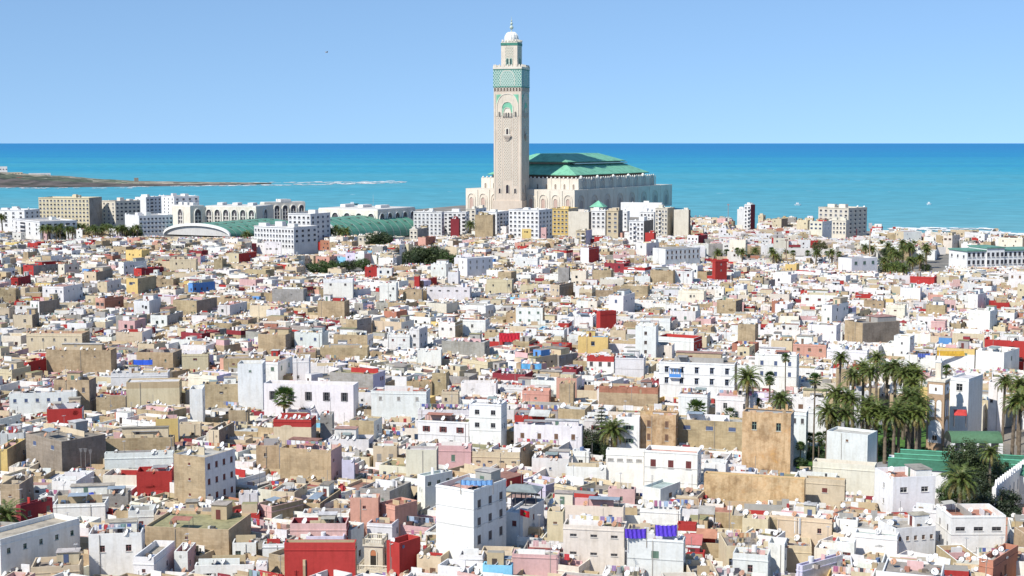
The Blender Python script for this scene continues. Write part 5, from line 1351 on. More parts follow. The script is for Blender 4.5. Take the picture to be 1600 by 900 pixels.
for k, (x, y, w_, d_, h_, c, lab) in enumerate([(62, 275, 22, 12, 7, 'W', 'white villa on the highest grassy part of the headland'), (12, 273, 30, 14, 6, 'C', 'cream building on the headland at the left edge'), (38, 277, 18, 10, 4, 'P', 'pinkish house on the headland slope'),
      (12, 281, 40, 10, 6, 'R', 'dark red long building low on the headland shore'), (45, 282, 34, 10, 5, 'W', 'long pale building low on the headland shore'), (2, 266, 12, 12, 9, 'W', 'white building on the headland crest at the left edge'), (213, 283.5, 4, 4, 8, 'D', 'small dark watchtower on the rocky point')]):
    D = 3150 if y < 280 else 2860; D = 2850 if k == 6 else D; p = at_depth(x, y, D); e = empty('headland_building', (p.x, p.y, max(SEA, p.z - 1)), R(20)); tag(e, lab, 'building', 'buildings on the headland')
    mb = MB(); mb.box(-w_, w_, -d_ / 2, d_ / 2, -8, h_, 'plaster', PAL[c], top=(.5, .45, .4)); obj('wall', mb, e)
    if w_ > 8:
        mb = MB()
        for q in range(int(w_ / 3)): mb.box(-w_ + 3 + q * 6, -w_ + 5.5 + q * 6, -d_ / 2 - .2, -d_ / 2 - .01, 2, 4, 'metal', (.1, .1, .12))
        tag(obj('window', mb, e), kind='stuff')
for x, y, L, c, lab in ((1247, 321, 9, (.8, .8, .8), 'white motor boat on the turquoise sea above the cream block'), (552, 320, 14, (.12, .1, .1), 'dark fishing boat on the sea behind the arcade building'), (1452, 320, 6, (.8, .8, .8), 'small white boat far out at the right')):
    p = gp(x, y, SEA); e = empty('boat', (p.x, p.y, SEA), R(8)); tag(e, lab, 'boat'); mb = MB(); a = L / 2
    top = [(-a, -1.8), (a * .5, -1.9), (a, 0), (a * .5, 1.9), (-a, 1.8)]; bot = [(x_ * .85, y_ * .6) for x_, y_ in top]
    for i in range(5): j = (i + 1) % 5; mb.poly([(*bot[i], -.3), (*bot[j], -.3), (*top[j], 1.6), (*top[i], 1.6)], 'metal', c)
    mb.poly([(*k, 1.5) for k in top], 'metal', (.5, .5, .48)); obj('hull', mb, e); mb = MB(); mb.box(-a * .5, a * .1, -1.1, 1.1, 1.5, 3.6, 'metal', (.75, .75, .75)); obj('cabin', mb, e)
# ------------------------------------------------------------------ palms and trees
def frond(mb, L, el, az, w, col, droop, nl, r):
    """one arching feather frond from the origin"""
    d = Vector((math.cos(az), math.sin(az), 0)); pts = []; p = Vector((0, 0, 0)); e_ = el; n = 7
    for i in range(n + 1):
        pts.append(p.copy()); p = p + (d * math.cos(e_) + Vector((0, 0, math.sin(e_)))) * (L / n); e_ -= droop / n * (1 + i * .22)
    s_ = Vector((-d.y, d.x, 0))
    for i in range(n): mb.bar(pts[i], pts[i + 1], .045 * (1 - i / n) + .012, 'bark', (.25, .24, .1)) if i < 3 else None
    for k in range(nl):
        t = .12 + .88 * (k + .5) / nl; f = t * n; i = min(n - 1, int(f)); q = pts[i].lerp(pts[i + 1], f - i); tg = (pts[i + 1] - pts[i]).normalized()
        ll = w * math.sin(math.pi * min(1, t * .86 + .14)) ** .6 * r.uniform(.85, 1.1) + .12
        for sg in (-1, 1):
            v = (s_ * sg * .8 + tg * .55 + Vector((0, 0, -.32 * r.uniform(.3, 1.4)))).normalized() * ll; b = tg * .1
            c = jit(col, r, .25); mb.poly([q - b, q + b, q + b * .6 + v, q - b * .2 + v * .96], 'leaf', c)
def palm_crown(seed, kind):
    r = random.Random(seed); mb = MB()
    if kind == 'date':
        for k in range(50):
            t = k / 50; el = R(80 - 98 * t ** .9) + r.uniform(-.1, .1); az = k * 2.39996 + r.uniform(-.2, .2)
            col = (.11, .15, .035) if t < .75 else (.2, .17, .06)
            frond(mb, r.uniform(3.4, 4.4), el, az, .46, col, 1.0 + .25 * t, 17, r)
        mb.lathe(0, 0, [(.25, -1.3), (.62, -.7), (.55, 0), (.2, .5)], 8, 'bark', (.2, .14, .08))
    else:
        for k in range(38):            # fan palm
            t = k / 38; el = R(80 - 125 * t) ; az = k * 2.39996; d = Vector((math.cos(az) * math.cos(el), math.sin(az) * math.cos(el), math.sin(el)))
            q = d * r.uniform(.9, 1.3); mb.bar((0, 0, 0), q, .03, 'bark', (.2, .22, .08)); u = d.cross(Vector((0, 0, 1))).normalized() if abs(d.z) < .98 else Vector((1, 0, 0)); v = u.cross(d)
            col = (.07, .13, .03) if t < .8 else (.2, .17, .08)
            for j in range(13):
                a = R(-80 + 160 * j / 12); w_ = (d * math.cos(a) + u * math.sin(a) - Vector((0, 0, .25))).normalized() * r.uniform(.8, 1.05); s_ = (d * math.sin(a) * -1 + u * math.cos(a)).normalized() * .07
                mb.poly([q - s_ * .3, q + s_ * .3, q + w_ * .6 + s_, q + w_, q + w_ * .6 - s_], 'leaf', jit(col, r, .2))
    return mb.mesh('crown')
def palm_trunk(seed, rad, fat):
    r = random.Random(seed); mb = MB(); n = 9; L = 20; bx, by = r.uniform(-.03, .03), r.uniform(-.03, .03); prev = None
    for i in range(L + 1):                 # unit height, scaled per palm
        z = i / L; rr = rad * (1.25 - .3 * z) * (1.0 if i % 2 else .88) * (fat if z > .9 else 1); ring = [(bx * z * z * 10 + rr * math.cos(2 * math.pi * k / n), by * z * z * 10 + rr * math.sin(2 * math.pi * k / n), z) for k in range(n)]
        if prev:
            for k in range(n): j = (k + 1) % n; mb.poly([prev[k], prev[j], ring[j], ring[k]], 'bark', (.19, .15, .11))
        prev = ring
    return mb.mesh('trunk'), (bx * 10, by * 10)
CROWN = {('date', i): palm_crown(20 + i, 'date') for i in range(4)}; CROWN.update({('fan', i): palm_crown(40 + i, 'fan') for i in range(2)})
TRUNK = {('date', i): palm_trunk(60 + i, .36, 1.3) for i in range(4)}; TRUNK.update({('fan', i): palm_trunk(70 + i, .2, 1.1) for i in range(2)})
def palm(px, py, ht, kind='date', sc=1.0, what=None, group='palms', lab=None, D=None):
    """crown centre at the pixel, standing on the ground"""
    p = at_depth(px, py, D) if D else gp(px, py, ht); z = p.z
    i = rng.randrange(4 if kind == 'date' else 2); e = empty('palm_tree', (p.x, p.y, 0), rng.uniform(0, 6.28)); tr, (bx, by) = TRUNK[(kind, i)]
    o = obj('trunk', tr, e); o.scale = (sc, sc, z - .3); c = obj('crown', CROWN[(kind, i)], e, (bx * sc, by * sc, z)); c.scale = (sc,) * 3; c.rotation_euler = (rng.uniform(-.06, .06), rng.uniform(-.06, .06), rng.uniform(0, 6))
    tag(e, lab, 'palm tree', group)
    if not lab: want_label(e, px, py, what or ('tall feathery date palm' if kind == 'date' and z > 12 else 'slender fan palm' if kind == 'fan' else 'short bushy palm'), '')
    return e
GP = [(115, 215, 'fan'), (15, 335, 'fan'), (420, 225, 0), (275, 350, 'fan'), (400, 440, 0), (75, 470, 0), (560, 285, 0), (640, 225, 0), (600, 310, 0), (700, 300, 0), (750, 290, 0), (800, 325, 0), (845, 300, 0), (900, 325, 0), (500, 330, 0), (870, 380, 0),
      (820, 335, 0), (370, 580, 0), (460, 560, 0), (590, 500, 0), (690, 560, 0), (580, 570, 0), (640, 530, 0), (740, 570, 0), (820, 460, 0), (830, 570, 0), (900, 560, 0), (880, 450, 0), (1045, 295, 'fan'), (1385, 365, 0), (1475, 385, 0), (1480, 470, 0), (1440, 500, 0),
      (470, 470, 0), (920, 500, 0), (770, 520, 0), (350, 540, 0)]
for X, Y, kd in GP:
    px, py = 1200 + X / 3.75, 500 + Y / 3.75
    px -= 7 if X > 860 and X < 1000 else 0
    kd = kd or 'date'; ht = np.interp(py, [555, 585, 640, 665], [17, 16, 13, 9]); 
    sc = rng.uniform(.88, 1.16); ht *= rng.uniform(.96, 1.04)
    if kd == 'fan': ht = {115: 15, 15: 13, 275: 20, 1045: 13}[X]
    palm(px, py, ht, kd, sc if kd == 'date' else .95, group='palms of the garden')
for X, Y, ht, sc in ((240, 690, 5, .8), (300, 690, 5.5, .8), (340, 685, 6, .8), (190, 740, 4, .7), (180, 700, 5, .7), (710, 672, 4.5, .7), (160, 660, 6, .8), (640, 640, 5, .8)): palm(1200 + X / 3.75, 500 + Y / 3.75, ht, 'fan', sc, 'low garden fan palm', 'palms of the garden')
for px, py, ht, sc, kd, lab in ((1168, 592, 17, 1.25, 'date', 'big date palm with thick trunk standing before the white house with blue porch'), (1090, 640, 9.5, 1.5, 'fan', 'round bright green fan palm below the blue porch'), (1220, 628, 10, .9, 'date', None), (1184, 630, 10, .8, 'fan', None),
      (1141, 648, 7.5, 1.2, 'fan', None), (443, 622, 12, 1.7, 'fan', 'lone fan palm in front of the white gabled hall'), (957, 674, 10.5, 1.2, 'date', 'date palm standing beside the tall layered pine'), (10, 808, 9.5, 1.1, 'date', 'palm crown poking above roofs at the left edge near the bottom'),
      (1548, 708, 12, .8, 'date', None), (1500, 752, 10, 1.25, 'date', 'wide feathery palm among dark trees at lower right'), (1202, 596, 14, .8, 'fan', None), (1228, 560, 17, .8, 'fan', None), (735, 352, 11, 1.6, 'date', 'palm before the pale flats left of the great minaret')): palm(px, py, ht, kd, sc, lab=lab)
r = random.Random(5)
for k in range(22): palm(66 + k * 7 + r.uniform(-3, 3), 357 + r.uniform(-3, 3), r.uniform(8, 11), 'date', 1.3, 'palm of the row', 'row of palms before the cream hotel block')
for px, py, ht in ((3, 340, 15), (22, 334, 12), (517, 363, 11), (524, 359, 12), (533, 364, 11), (541, 362, 11), (386, 368, 10)): palm(px, py, ht, 'date', 1.5, 'palm near the vaults', 'palms among the flats')
for k in range(22): palm(1380 + (k % 13) * 5.6 + r.uniform(-3, 3), np.interp(k // 13, [0, 1], [391, 408]) + r.uniform(-11, 14), r.uniform(6, 13), 'date', 1.2, 'park palm', 'palms of the far park')
for px, py in ((1122, 396), (1135, 394), (1152, 392), (1160, 395), (1180, 393), (1205, 391), (1208, 396), (1228, 397), (1240, 396), (1214, 402), (1262, 396), (1275, 396), (1292, 397), (1300, 395), (1312, 398), (1352, 388), (1363, 390), (1420, 384), (1412, 388), (1448, 392)): palm(px, py, r.uniform(8, 12), r.choice(['date', 'date', 'fan']), 1.15, 'park palm', 'palms of the far park')
def tree_mesh(seed, nclump, nleaf, size, col, flat=.75):
    r = random.Random(seed); mb = MB(); cl = []
    while len(cl) < nclump:
        v = Vector((r.uniform(-1, 1), r.uniform(-1, 1), r.uniform(-.85, 1)))
        if .35 < v.length < 1: cl.append(Vector((v.x, v.y, v.z * flat)) * r.uniform(.75, 1))
    for c in cl:
        rad = r.uniform(.16, .3); cc = jit(col, r, .3)
        for _ in range(nleaf):
            d = Vector((r.gauss(0, 1), r.gauss(0, 1), r.gauss(0, .8))).normalized() * rad * r.random() ** .4; p = c + d
            n = (d.normalized() + Vector((r.uniform(-.6, .6), r.uniform(-.6, .6), r.uniform(-.3, .8)))).normalized(); u = n.orthogonal().normalized(); v = n.cross(u); a = r.uniform(0, 3); u, v = u * math.cos(a) + v * math.sin(a), v * math.cos(a) - u * math.sin(a)
            s_ = size * r.uniform(.6, 1.2); mb.poly([p - u * s_, p - v * s_ * .5, p + u * s_, p + v * s_ * .5], 'leaf', jit(cc, r, .2))
    t = MB()
    t.lathe(0, 0, [(.09, -1.6), (.07, -1.0), (.05, -.4)], 8, 'bark', (.16, .12, .09))
    for c in cl[:14]: t.bar((0, 0, -.9 + r.uniform(0, .4)), c * .8, .018, 'bark', (.15, .11, .08))
    return mb.mesh('crown'), t.mesh('trunk')
TM = [tree_mesh(1, 70, 90, .05, (.055, .085, .035)), tree_mesh(2, 60, 90, .055, (.07, .12, .04)), tree_mesh(3, 80, 80, .05, (.04, .06, .03)), tree_mesh(4, 50, 80, .06, (.13, .13, .05))]
def tree(px, py, D, rad, k, lab=None, hs=1.0, what='dark leafy tree', group='broadleaf trees'):
    p = at_depth(px, py, D); e = empty('tree', (p.x, p.y, 0), rng.uniform(0, 6)); c = obj('crown', TM[k][0], e, (0, 0, p.z)); c.scale = (rad, rad, rad * hs)
    t = obj('trunk', TM[k][1], e, (0, 0, p.z)); t.scale = (rad, rad, max(rad * hs, p.z / 1.6)); tag(e, lab, 'tree', group)
    if not lab: want_label(e, px, py, what, '')
for a in ((1507, 718, 305, 5.4, 0, 'grey-green round tree in front of the green tiled prayer hall'), (1535, 765, 297, 5.8, 2, None), (1562, 792, 287, 5.6, 2, None), (1545, 735, 303, 4.5, 0, None), (1578, 826, 276, 4.8, 2, None), (1500, 745, 306, 4.0, 1, None), (1484, 772, 300, 3.2, 1, None), (1545, 810, 285, 4, 0, None), (1592, 850, 262, 3, 2, None),
          (1345, 768, 306, 3.6, 1, 'olive green tree filling the yard left of the steep white house'), (1358, 758, 308, 2.8, 3, None), (1328, 762, 309, 2.4, 0, None), (1405, 728, 324, 2.6, 3, 'brownish shrub in front of the green tiled hall'), (1425, 722, 326, 2.4, 3, None), (1300, 748, 318, 1.6, 1, None),
          (926, 690, 347, 4.6, 2, None), (936, 706, 340, 3.2, 0, None), (915, 700, 346, 3.0, 2, None)): tree(*a)
for a in ((660, 402, 905, 13, 0), (682, 400, 905, 11, 0), (640, 408, 895, 9, 0), (700, 405, 900, 8, 1), (500, 420, 855, 9, 1), (520, 418, 855, 8, 1), (545, 414, 860, 6, 0), (568, 412, 860, 6, 1), (588, 375, 1080, 12, 0), (604, 377, 1080, 9, 0), (650, 396, 930, 9, 3),
          (1135, 408, 880, 9, 0), (1160, 406, 885, 8, 0), (1172, 404, 880, 6, 2), (1402, 415, 830, 5, 1), (1446, 418, 830, 4, 0), (1280, 384, 960, 6, 3), (1390, 395, 900, 6, 0)): tree(*a[:4], a[4], hs=.75, what='round bushy tree', group='trees in the town')
for k in range(16): tree(78 + k * 9 + r.uniform(-3, 3), 366, 1150, 7, r.choice([0, 2]), hs=.8, what='dark bushy tree under palms', group='trees before the cream hotel block')
for k in range(14): tree(1488 + k * 9, 374 + r.uniform(-2, 2), 1130, 9, 3, hs=.4, what='low scrub tree by the beach', group='beach scrub')
# tall layered pine
p = at_depth(940, 634, 343); e = empty('norfolk_pine', (p.x, p.y, 0)); tag(e, 'tall layered pine with drooping tiers beside a date palm', 'pine tree', None)
mb = MB(); mb.cyl(0, 0, 0, p.z, .3, .04, 8, 'bark', (.16, .12, .09)); obj('trunk', mb, e); mb = MB(); r = random.Random(77); z = p.z - .6; k = 0
while z > 2.2:
    L = min(4.6, .45 + (p.z - z) * .5) * r.uniform(.8, 1.05)
    for j in range(7):
        a = j * .9 + k * .5 + r.uniform(-.2, .2); d = Vector((math.cos(a), math.sin(a), 0)); s_ = Vector((-d.y, d.x, 0)); LL = L * r.uniform(.75, 1.1)
        mb.bar((0, 0, z), d * LL + Vector((0, 0, z - LL * .06)), .035, 'bark', (.14, .11, .08))
        for i in range(int(12 + LL * 12)):
            t = r.uniform(.12, 1); q = d * LL * t + Vector((0, 0, z - LL * .06 * t)); v = (s_ * r.choice([-1, 1]) + d * .4 + Vector((0, 0, r.uniform(-.6, .35)))).normalized() * r.uniform(.35, .85) * (1.1 - t * .5); b = d * .09
            mb.poly([q - b, q + b, q + v + b * .4, q + v - b * .4], 'leaf', jit((.05, .085, .04), r, .3))
    z -= .85; k += 1
obj('crown', mb, e)
# ------------------------------------------------------------------ garden and the old mosque with green halls
def gsheet(name, px, z, mat, lab=None):
    m_ = MB(); m_.poly([(gp(a, b, z).x, gp(a, b, z).y, z) for a, b in px], mat, (.3, .3, .3)); o = obj(name, m_); return tag(o, kind='structure') if not lab else tag(o, lab, name, kind='stuff')
gsheet('garden_soil', [(1238, 745), (1390, 742), (1470, 735), (1482, 652), (1250, 652)], .004, 'earth')
gsheet('lawn', [(1242, 741), (1345, 738), (1360, 722), (1246, 716)], .008, 'grass'); gsheet('lawn', [(1246, 712), (1290, 710), (1286, 692), (1246, 694)], .008, 'grass')
gsheet('lawn', [(1370, 722), (1458, 716), (1462, 660), (1370, 664)], .008, 'grass')
for x, y in ((1250, 722), (1262, 712), (1275, 706), (1288, 716), (1300, 700), (1320, 690), (1258, 700), (1285, 695), (1376, 705), (1395, 698), (1410, 704), (1430, 700), (1445, 705), (1385, 690), (1300, 672), (1330, 668), (1350, 675), (1400, 676), (1270, 735), (1250, 740)):
    p = gp(x, y, 1.0); e = empty('shrub', (p.x, p.y, 0)); c = obj('foliage', TM[1][0], e, (0, 0, 1.1)); q = rng.uniform(1.3, 2.2); c.scale = (q, q, q * .7); tag(e, None, 'shrub', 'garden shrubs'); want_label(e, x, y, 'clipped green garden shrub')
s = solve(1449, 1476, 1484.5, 598, 710, base=0, rel=16); W, D, h = s['W'], s['W'], s['h']
e = empty('small_minaret', (s['x'], s['y'], 0), s['th']); tag(e, 'small square white minaret with tan brick edges beside the palm garden', 'minaret')
TB = (.45, .31, .2); mb = MB(); mb.box(-W / 2, W / 2, -D / 2, D / 2, 0, h, 'plaster', TB); mb.box(-W / 2 - .15, W / 2 + .15, -D / 2 - .15, D / 2 + .15, h + .002, h + .5, 'plaster', (.72, .66, .55)); obj('shaft', mb, e)
for side in (0, 1):
    mb = MB(); mb.xf(0, -D / 2, 0) if side == 0 else mb.xf(W / 2, 0, R(90))
    mb.box(-W * .4, W * .4, -.06, -.01, h - 3.0, h - .7, 'plaster', PAL['W'])
    for k in (-1, 1): arch(mb, k * W * .2, h * .50, W * .3, h * .25, 'plaster', PAL['W'], .12, TB, .12)
    arch(mb, 0, h * .13, W * .78, h * .33, 'plaster', PAL['W'], .12, TB, .12); obj('wall_panel', mb, e)
    mb = MB(); mb.xf(0, -D / 2, 0) if side == 0 else mb.xf(W / 2, 0, R(90))
    arch(mb, -.28, h * .17, .4, 1.1, 'metal', (.05, .04, .04), .08, TB, .14, -.05); arch(mb, .28, h * .17, .4, 1.1, 'metal', (.05, .04, .04), .08, TB, .14, -.05); arch(mb, 0, h - 2.2, .35, .8, 'metal', (.05, .04, .04), .06, TB, .1, -.07); obj('window', mb, e)
mb = MB(); lw = W * .16; mb.box(-lw, lw, -lw, lw, h + .5, h + 4.6, 'plaster', (.7, .62, .5)); mb.box(-lw - .15, lw + .15, -lw - .15, lw + .15, h + 4.602, h + 4.9, 'plaster', PAL['W']); mb.lathe(0, 0, [(lw, h + 4.9), (lw * .95, h + 5.5), (lw * .4, h + 6.0), (.04, h + 6.1), (.1, h + 6.5), (.03, h + 6.8), (.02, h + 7.6)], 10, 'plaster', PAL['W']); obj('lantern', mb, e)
# three parallel tiled halls
pA, pB = gp(1387, 730, 6.2), gp(1580, 741, 6.2); e = empty('prayer_hall', (pA.x, pA.y, 0), math.atan2(pB.y - pA.y, pB.x - pA.x)); tag(e, 'low old prayer hall with parallel ridges of bright green roof tiles', 'mosque')
Lh = 34.0; dd = 4.8; GN = (.06, .19, .12)
mb = MB(); mb.box(0, Lh, .3, dd * 3 - .3, 0, 6.0, 'plaster', PAL['W']); obj('wall', mb, e)
for k in range(3):
    y0 = k * dd; mb = MB(); zr = 7.7; x0_ = k * 1.2
    mb.poly([(x0_, y0, 6.01), (Lh, y0, 6.01), (Lh, y0 + dd / 2, zr), (x0_, y0 + dd / 2, zr)], 'tiles', GN); mb.poly([(Lh, y0 + dd, 6.01), (x0_, y0 + dd, 6.01), (x0_, y0 + dd / 2, zr), (Lh, y0 + dd / 2, zr)], 'tiles', GN)
    mb.poly([(x0_, y0 + dd, 6.01), (x0_, y0, 6.01), (x0_, y0 + dd / 2, zr)], 'plaster', PAL['W']); mb.poly([(Lh, y0, 6.01), (Lh, y0 + dd, 6.01), (Lh, y0 + dd / 2, zr)], 'plaster', PAL['W'])
    mb.bar((x0_, y0 + dd / 2, zr + .03), (Lh, y0 + dd / 2, zr + .03), .12, 'tiles', (.12, .42, .27)); obj('roof', mb, e)
# wall with pointed merlons, running away at the right edge
a, b = gp(1556, 778, 5.2), gp(1602, 742, 5.2); b = a + (b - a) * 1.6; a.z = b.z = 0; Lw = (b - a).length; th = math.atan2(b.y - a.y, b.x - a.x)
e = empty('merlon_wall', (a.x, a.y, 0), th); tag(e, 'white wall topped with pointed merlons and slit windows at the right edge', 'wall')
mb = MB(); mb.box(0, Lw, 0, .8, 0, 7.2, 'plaster', PAL['W'])
mb2 = MB()
for k in range(int(Lw / 1.8)):
    x = .9 + k * 1.8; mb2.poly([(x - .6, -.02, 7.202), (x + .6, -.02, 7.202), (x, -.02, 8.7)], 'plaster', PAL['W']); mb2.poly([(x + .6, .42, 7.202), (x - .6, .42, 7.202), (x, .42, 8.7)], 'plaster', PAL['W']); mb2.poly([(x + .6, -.02, 7.202), (x + .6, .42, 7.202), (x, .42, 8.7), (x, -.02, 8.7)], 'plaster', PAL['W']); mb2.poly([(x - .6, .42, 7.202), (x - .6, -.02, 7.202), (x, -.02, 8.7), (x, .42, 8.7)], 'plaster', PAL['W'])
obj('wall', mb, e); obj('merlon_row', mb2, e)
for k in range(int(Lw / 3.2)): mb = MB(); x = 1.5 + k * 3.2; arch(mb, x, 3.4, .5, 2.2, 'metal', (.08, .08, .1), .1, PAL['W'], .08); obj('window', mb, e)
# green barrel roofed gallery
pA = gp(1486, 692, 5.0); e = empty('gallery', (pA.x, pA.y, 0), -.03); tag(e, 'open gallery with dark green barrel roof on white pillars, right of the small minaret', 'gallery')
Lg = 12.0; mb = MB(); 
for k in range(8):
    a0, a1 = math.pi * k / 8 * .5 + 0, math.pi * (k + 1) / 8 * .5
    mb.poly([(0, 3 - 3.2 * math.cos(a0), 5 + 2.2 * math.sin(a0)), (Lg, 3 - 3.2 * math.cos(a0), 5 + 2.2 * math.sin(a0)), (Lg, 3 - 3.2 * math.cos(a1), 5 + 2.2 * math.sin(a1)), (0, 3 - 3.2 * math.cos(a1), 5 + 2.2 * math.sin(a1))], 'sheet', (.10, .2, .11))
    mb.poly([(Lg, 3 + 3.2 * math.cos(a0), 5 + 2.2 * math.sin(a0)), (0, 3 + 3.2 * math.cos(a0), 5 + 2.2 * math.sin(a0)), (0, 3 + 3.2 * math.cos(a1), 5 + 2.2 * math.sin(a1)), (Lg, 3 + 3.2 * math.cos(a1), 5 + 2.2 * math.sin(a1))], 'sheet', (.10, .2, .11))
ends = [(3 - 3.2 * math.cos(math.pi * k / 12), 5 + 2.2 * math.sin(math.pi * k / 12)) for k in range(13)]
mb.poly([(Lg, y, z) for y, z in ends], 'metal', (.05, .06, .05)); mb.poly([(0, y, z) for y, z in reversed(ends)], 'metal', (.05, .06, .05)); obj('roof', mb, e)
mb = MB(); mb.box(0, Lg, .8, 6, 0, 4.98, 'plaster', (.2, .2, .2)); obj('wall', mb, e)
for k in range(5): mb = MB(); x = k * (Lg - .9) / 4; mb.box(x, x + .9, -.3, .6, 0, 4.97, 'plaster', PAL['W']); obj('pillar', mb, e)
# ------------------------------------------------------------------ stone turret at the bottom edge
p = at_depth(592, 838, 244); z1 = p.z; e = empty('stone_turret', (p.x, p.y, 0), -R(8)); tag(e, 'cream stone turret with pointed arches and balustrades at the bottom edge', 'turret')
SC_ = (.62, .54, .42); k_ = 244 / F
mb = MB(); a = 3.0; mb.box(-a, a, -a, a, 0, z1 - 5.2, 'stone', SC_, top=(.5, .45, .38)); mb.box(-a - .2, a + .2, -a - .2, a + .2, z1 - 5.6, z1 - 5.15, 'stone', (.66, .6, .48), bottom=True); obj('base', mb, e)
mb = MB(); a = 1.6; x_ = -.6
mb.box(x_ - a, x_ + a, -a, a, z1 - 5.14, z1 - 1.3, 'stone', (.66, .58, .46)); mb.box(x_ - a - .22, x_ + a + .22, -a - .22, a + .22, z1 - 1.29, z1 - .95, 'stone', (.68, .62, .5), bottom=True); obj('upper_room', mb, e)
for side in (0, 1):
    mb = MB(); mb.xf(x_, -a, 0) if side == 0 else mb.xf(x_ + a, 0, R(90))
    arch(mb, 0, z1 - 4.9, 1.0, 3.0, 'metal', (.04, .035, .03), .16, (.7, .64, .52), .12); arch(mb, 0, z1 - 2.9, .95, .95, 'cloth', (.5, .2, .1), .02, None, .1, -.03); obj('arch_window', mb, e)
def balus(mb, x0, x1, y0, y1, z, h_):
    for (ax, ay), (bx, by) in (((x0, y0), (x1, y0)), ((x1, y0), (x1, y1)), ((x1, y1), (x0, y1)), ((x0, y1), (x0, y0))):
        n = max(4, int(math.hypot(bx - ax, by - ay) / .28)); mb.bar((ax, ay, z + h_), (bx, by, z + h_), .09, 'stone', (.68, .62, .5)); mb.bar((ax, ay, z + .08), (bx, by, z + .08), .07, 'stone', (.6, .54, .43))
        for i in range(n + 1): t = i / n; X, Y = ax + (bx - ax) * t, ay + (by - ay) * t; w_ = .16 if i in (0, n) else .06; mb.box(X - w_, X + w_, Y - w_, Y + w_, z, z + h_ + (.15 if w_ > .1 else 0), 'stone', (.66, .6, .48))
mb = MB(); balus(mb, x_ - 1.65, x_ + 1.65, -1.65, 1.65, z1 - .95, .85); obj('balustrade', mb, e); mb = MB(); balus(mb, -2.95, 2.95, -2.95, 2.95, z1 - 5.15, .85); obj('balustrade', mb, e)
def roofD(px, y, z=8.5):
    c = [(abs(s['px'][2] - y), s['dist']) for s in houses if s['px'][0] - 6 < px < s['px'][1] + 6 and abs(s['px'][2] - y) < 16]
    return min(c)[1] + 1.2 if c else (H - z) * F / (y - HZ)
# ------------------------------------------------------------------ masts, flag, cloths, awnings, pavilion
for (px, py, D, hh, lab) in ((1230, 800, 262, 0, 'left of two close phone masts with white panel antennas on a roof'), (1247, 806, 258, 0, 'right of two close phone masts with white panel antennas on a roof')):
    p = at_depth(px, py, D); e = empty('phone_mast', (p.x, p.y, 5.5), rng.uniform(0, 1)); tag(e, lab, 'phone mast'); L = p.z - 5.5
    mb = MB(); mb.bar((0, 0, 0), (0, 0, L), .07, 'metal', (.35, .35, .35))
    for k in range(6): mb.bar((-.35, 0, k * L / 7), (.35, 0, (k + 1) * L / 7), .03, 'metal', (.4, .4, .4))
    for s_ in (-.35, .35): mb.bar((s_, 0, 0), (s_, 0, L * .9), .04, 'metal', (.4, .4, .4))
    obj('pole', mb, e)
    for k in range(3): a = k * 2.1; mb = MB(); mb.xf(.55 * math.cos(a), .55 * math.sin(a), a); mb.box(-.08, .08, -.17, .17, L - 3.2, L - .3, 'metal', (.76, .76, .75), bottom=True); mb.box(-.4, -.08, -.03, .03, L - 1.2, L - 1.1, 'metal', (.3, .3, .3), bottom=True); obj('panel_antenna', mb, e)
for px, pt, pb, D, lab, c in ((1360, 349, 400, 860, 'tall tan floodlight mast with a box on top at the far park', (.5, .36, .24)), (1229, 374, 412, 850, 'thin brown mast standing in the far park', (.3, .22, .18)), (1138, 319, 352, 1300, 'slim lattice mast by the shore, left of the slender tower', (.35, .3, .3)), (583, 304, 330, 1350, 'thin flagpole behind the second green vault', (.6, .6, .55)), (1087, 337, 350, 1350, 'short lamp mast on the shore beside the mosque', (.3, .28, .28)), (1103, 338, 350, 1360, 'lamp mast on the shore, second from the mosque', (.3, .28, .28))):
    p = at_depth(px, pt, D); e = empty('mast', (p.x, p.y, 0)); tag(e, lab, 'mast'); mb = MB(); w_ = .28 if 'flagpole' not in lab else .12; mb.cyl(0, 0, 0, p.z, w_ * 1.3, w_ * .7, 8, 'metal', c); obj('pole', mb, e)
    if 'flagpole' not in lab: mb = MB(); mb.box(-.9, .9, -.4, .4, p.z - (3 if 'box' in lab else 1), p.z + .2, 'metal', (.5, .5, .5) if 'box' in lab else c, bottom=True); obj('lamp_head', mb, e)
for px, py, D, hh in ((505, 745, 318, 3.5), (768, 640, 395, 5), (205, 628, 405, 5), (706, 590, 450, 6), (987, 596, 430, 5), (1140, 783, 296, 6), (1471, 795, 300, 4), (1565, 800, 285, 5), (126, 700, 340, 4), (133, 700, 340, 4), (141, 702, 340, 4), (1019, 742, 320, 4), (438, 868, 256, 4), (1170, 838, 270, 5), (860, 848, 268, 5)):
    D = roofD(px, py + hh * 7.5); p = at_depth(px, py, D); e = empty('roof_pole', (p.x, p.y, p.z - hh)); mb = MB(); mb.cyl(0, 0, 0, hh, .06, .04, 6, 'metal', (.28, .26, .24)); obj('pole', mb, e); mb = MB()
    for k in range(4): mb.bar((-.4 + k * .05, 0, hh - .15 - k * .22), (.4 - k * .05, 0, hh - .15 - k * .22), .018, 'metal', (.4, .4, .4))
    obj('aerial', mb, e); tag(e, None, 'pole', 'thin roof poles'); want_label(e, px, py, 'thin roof pole with small aerial')
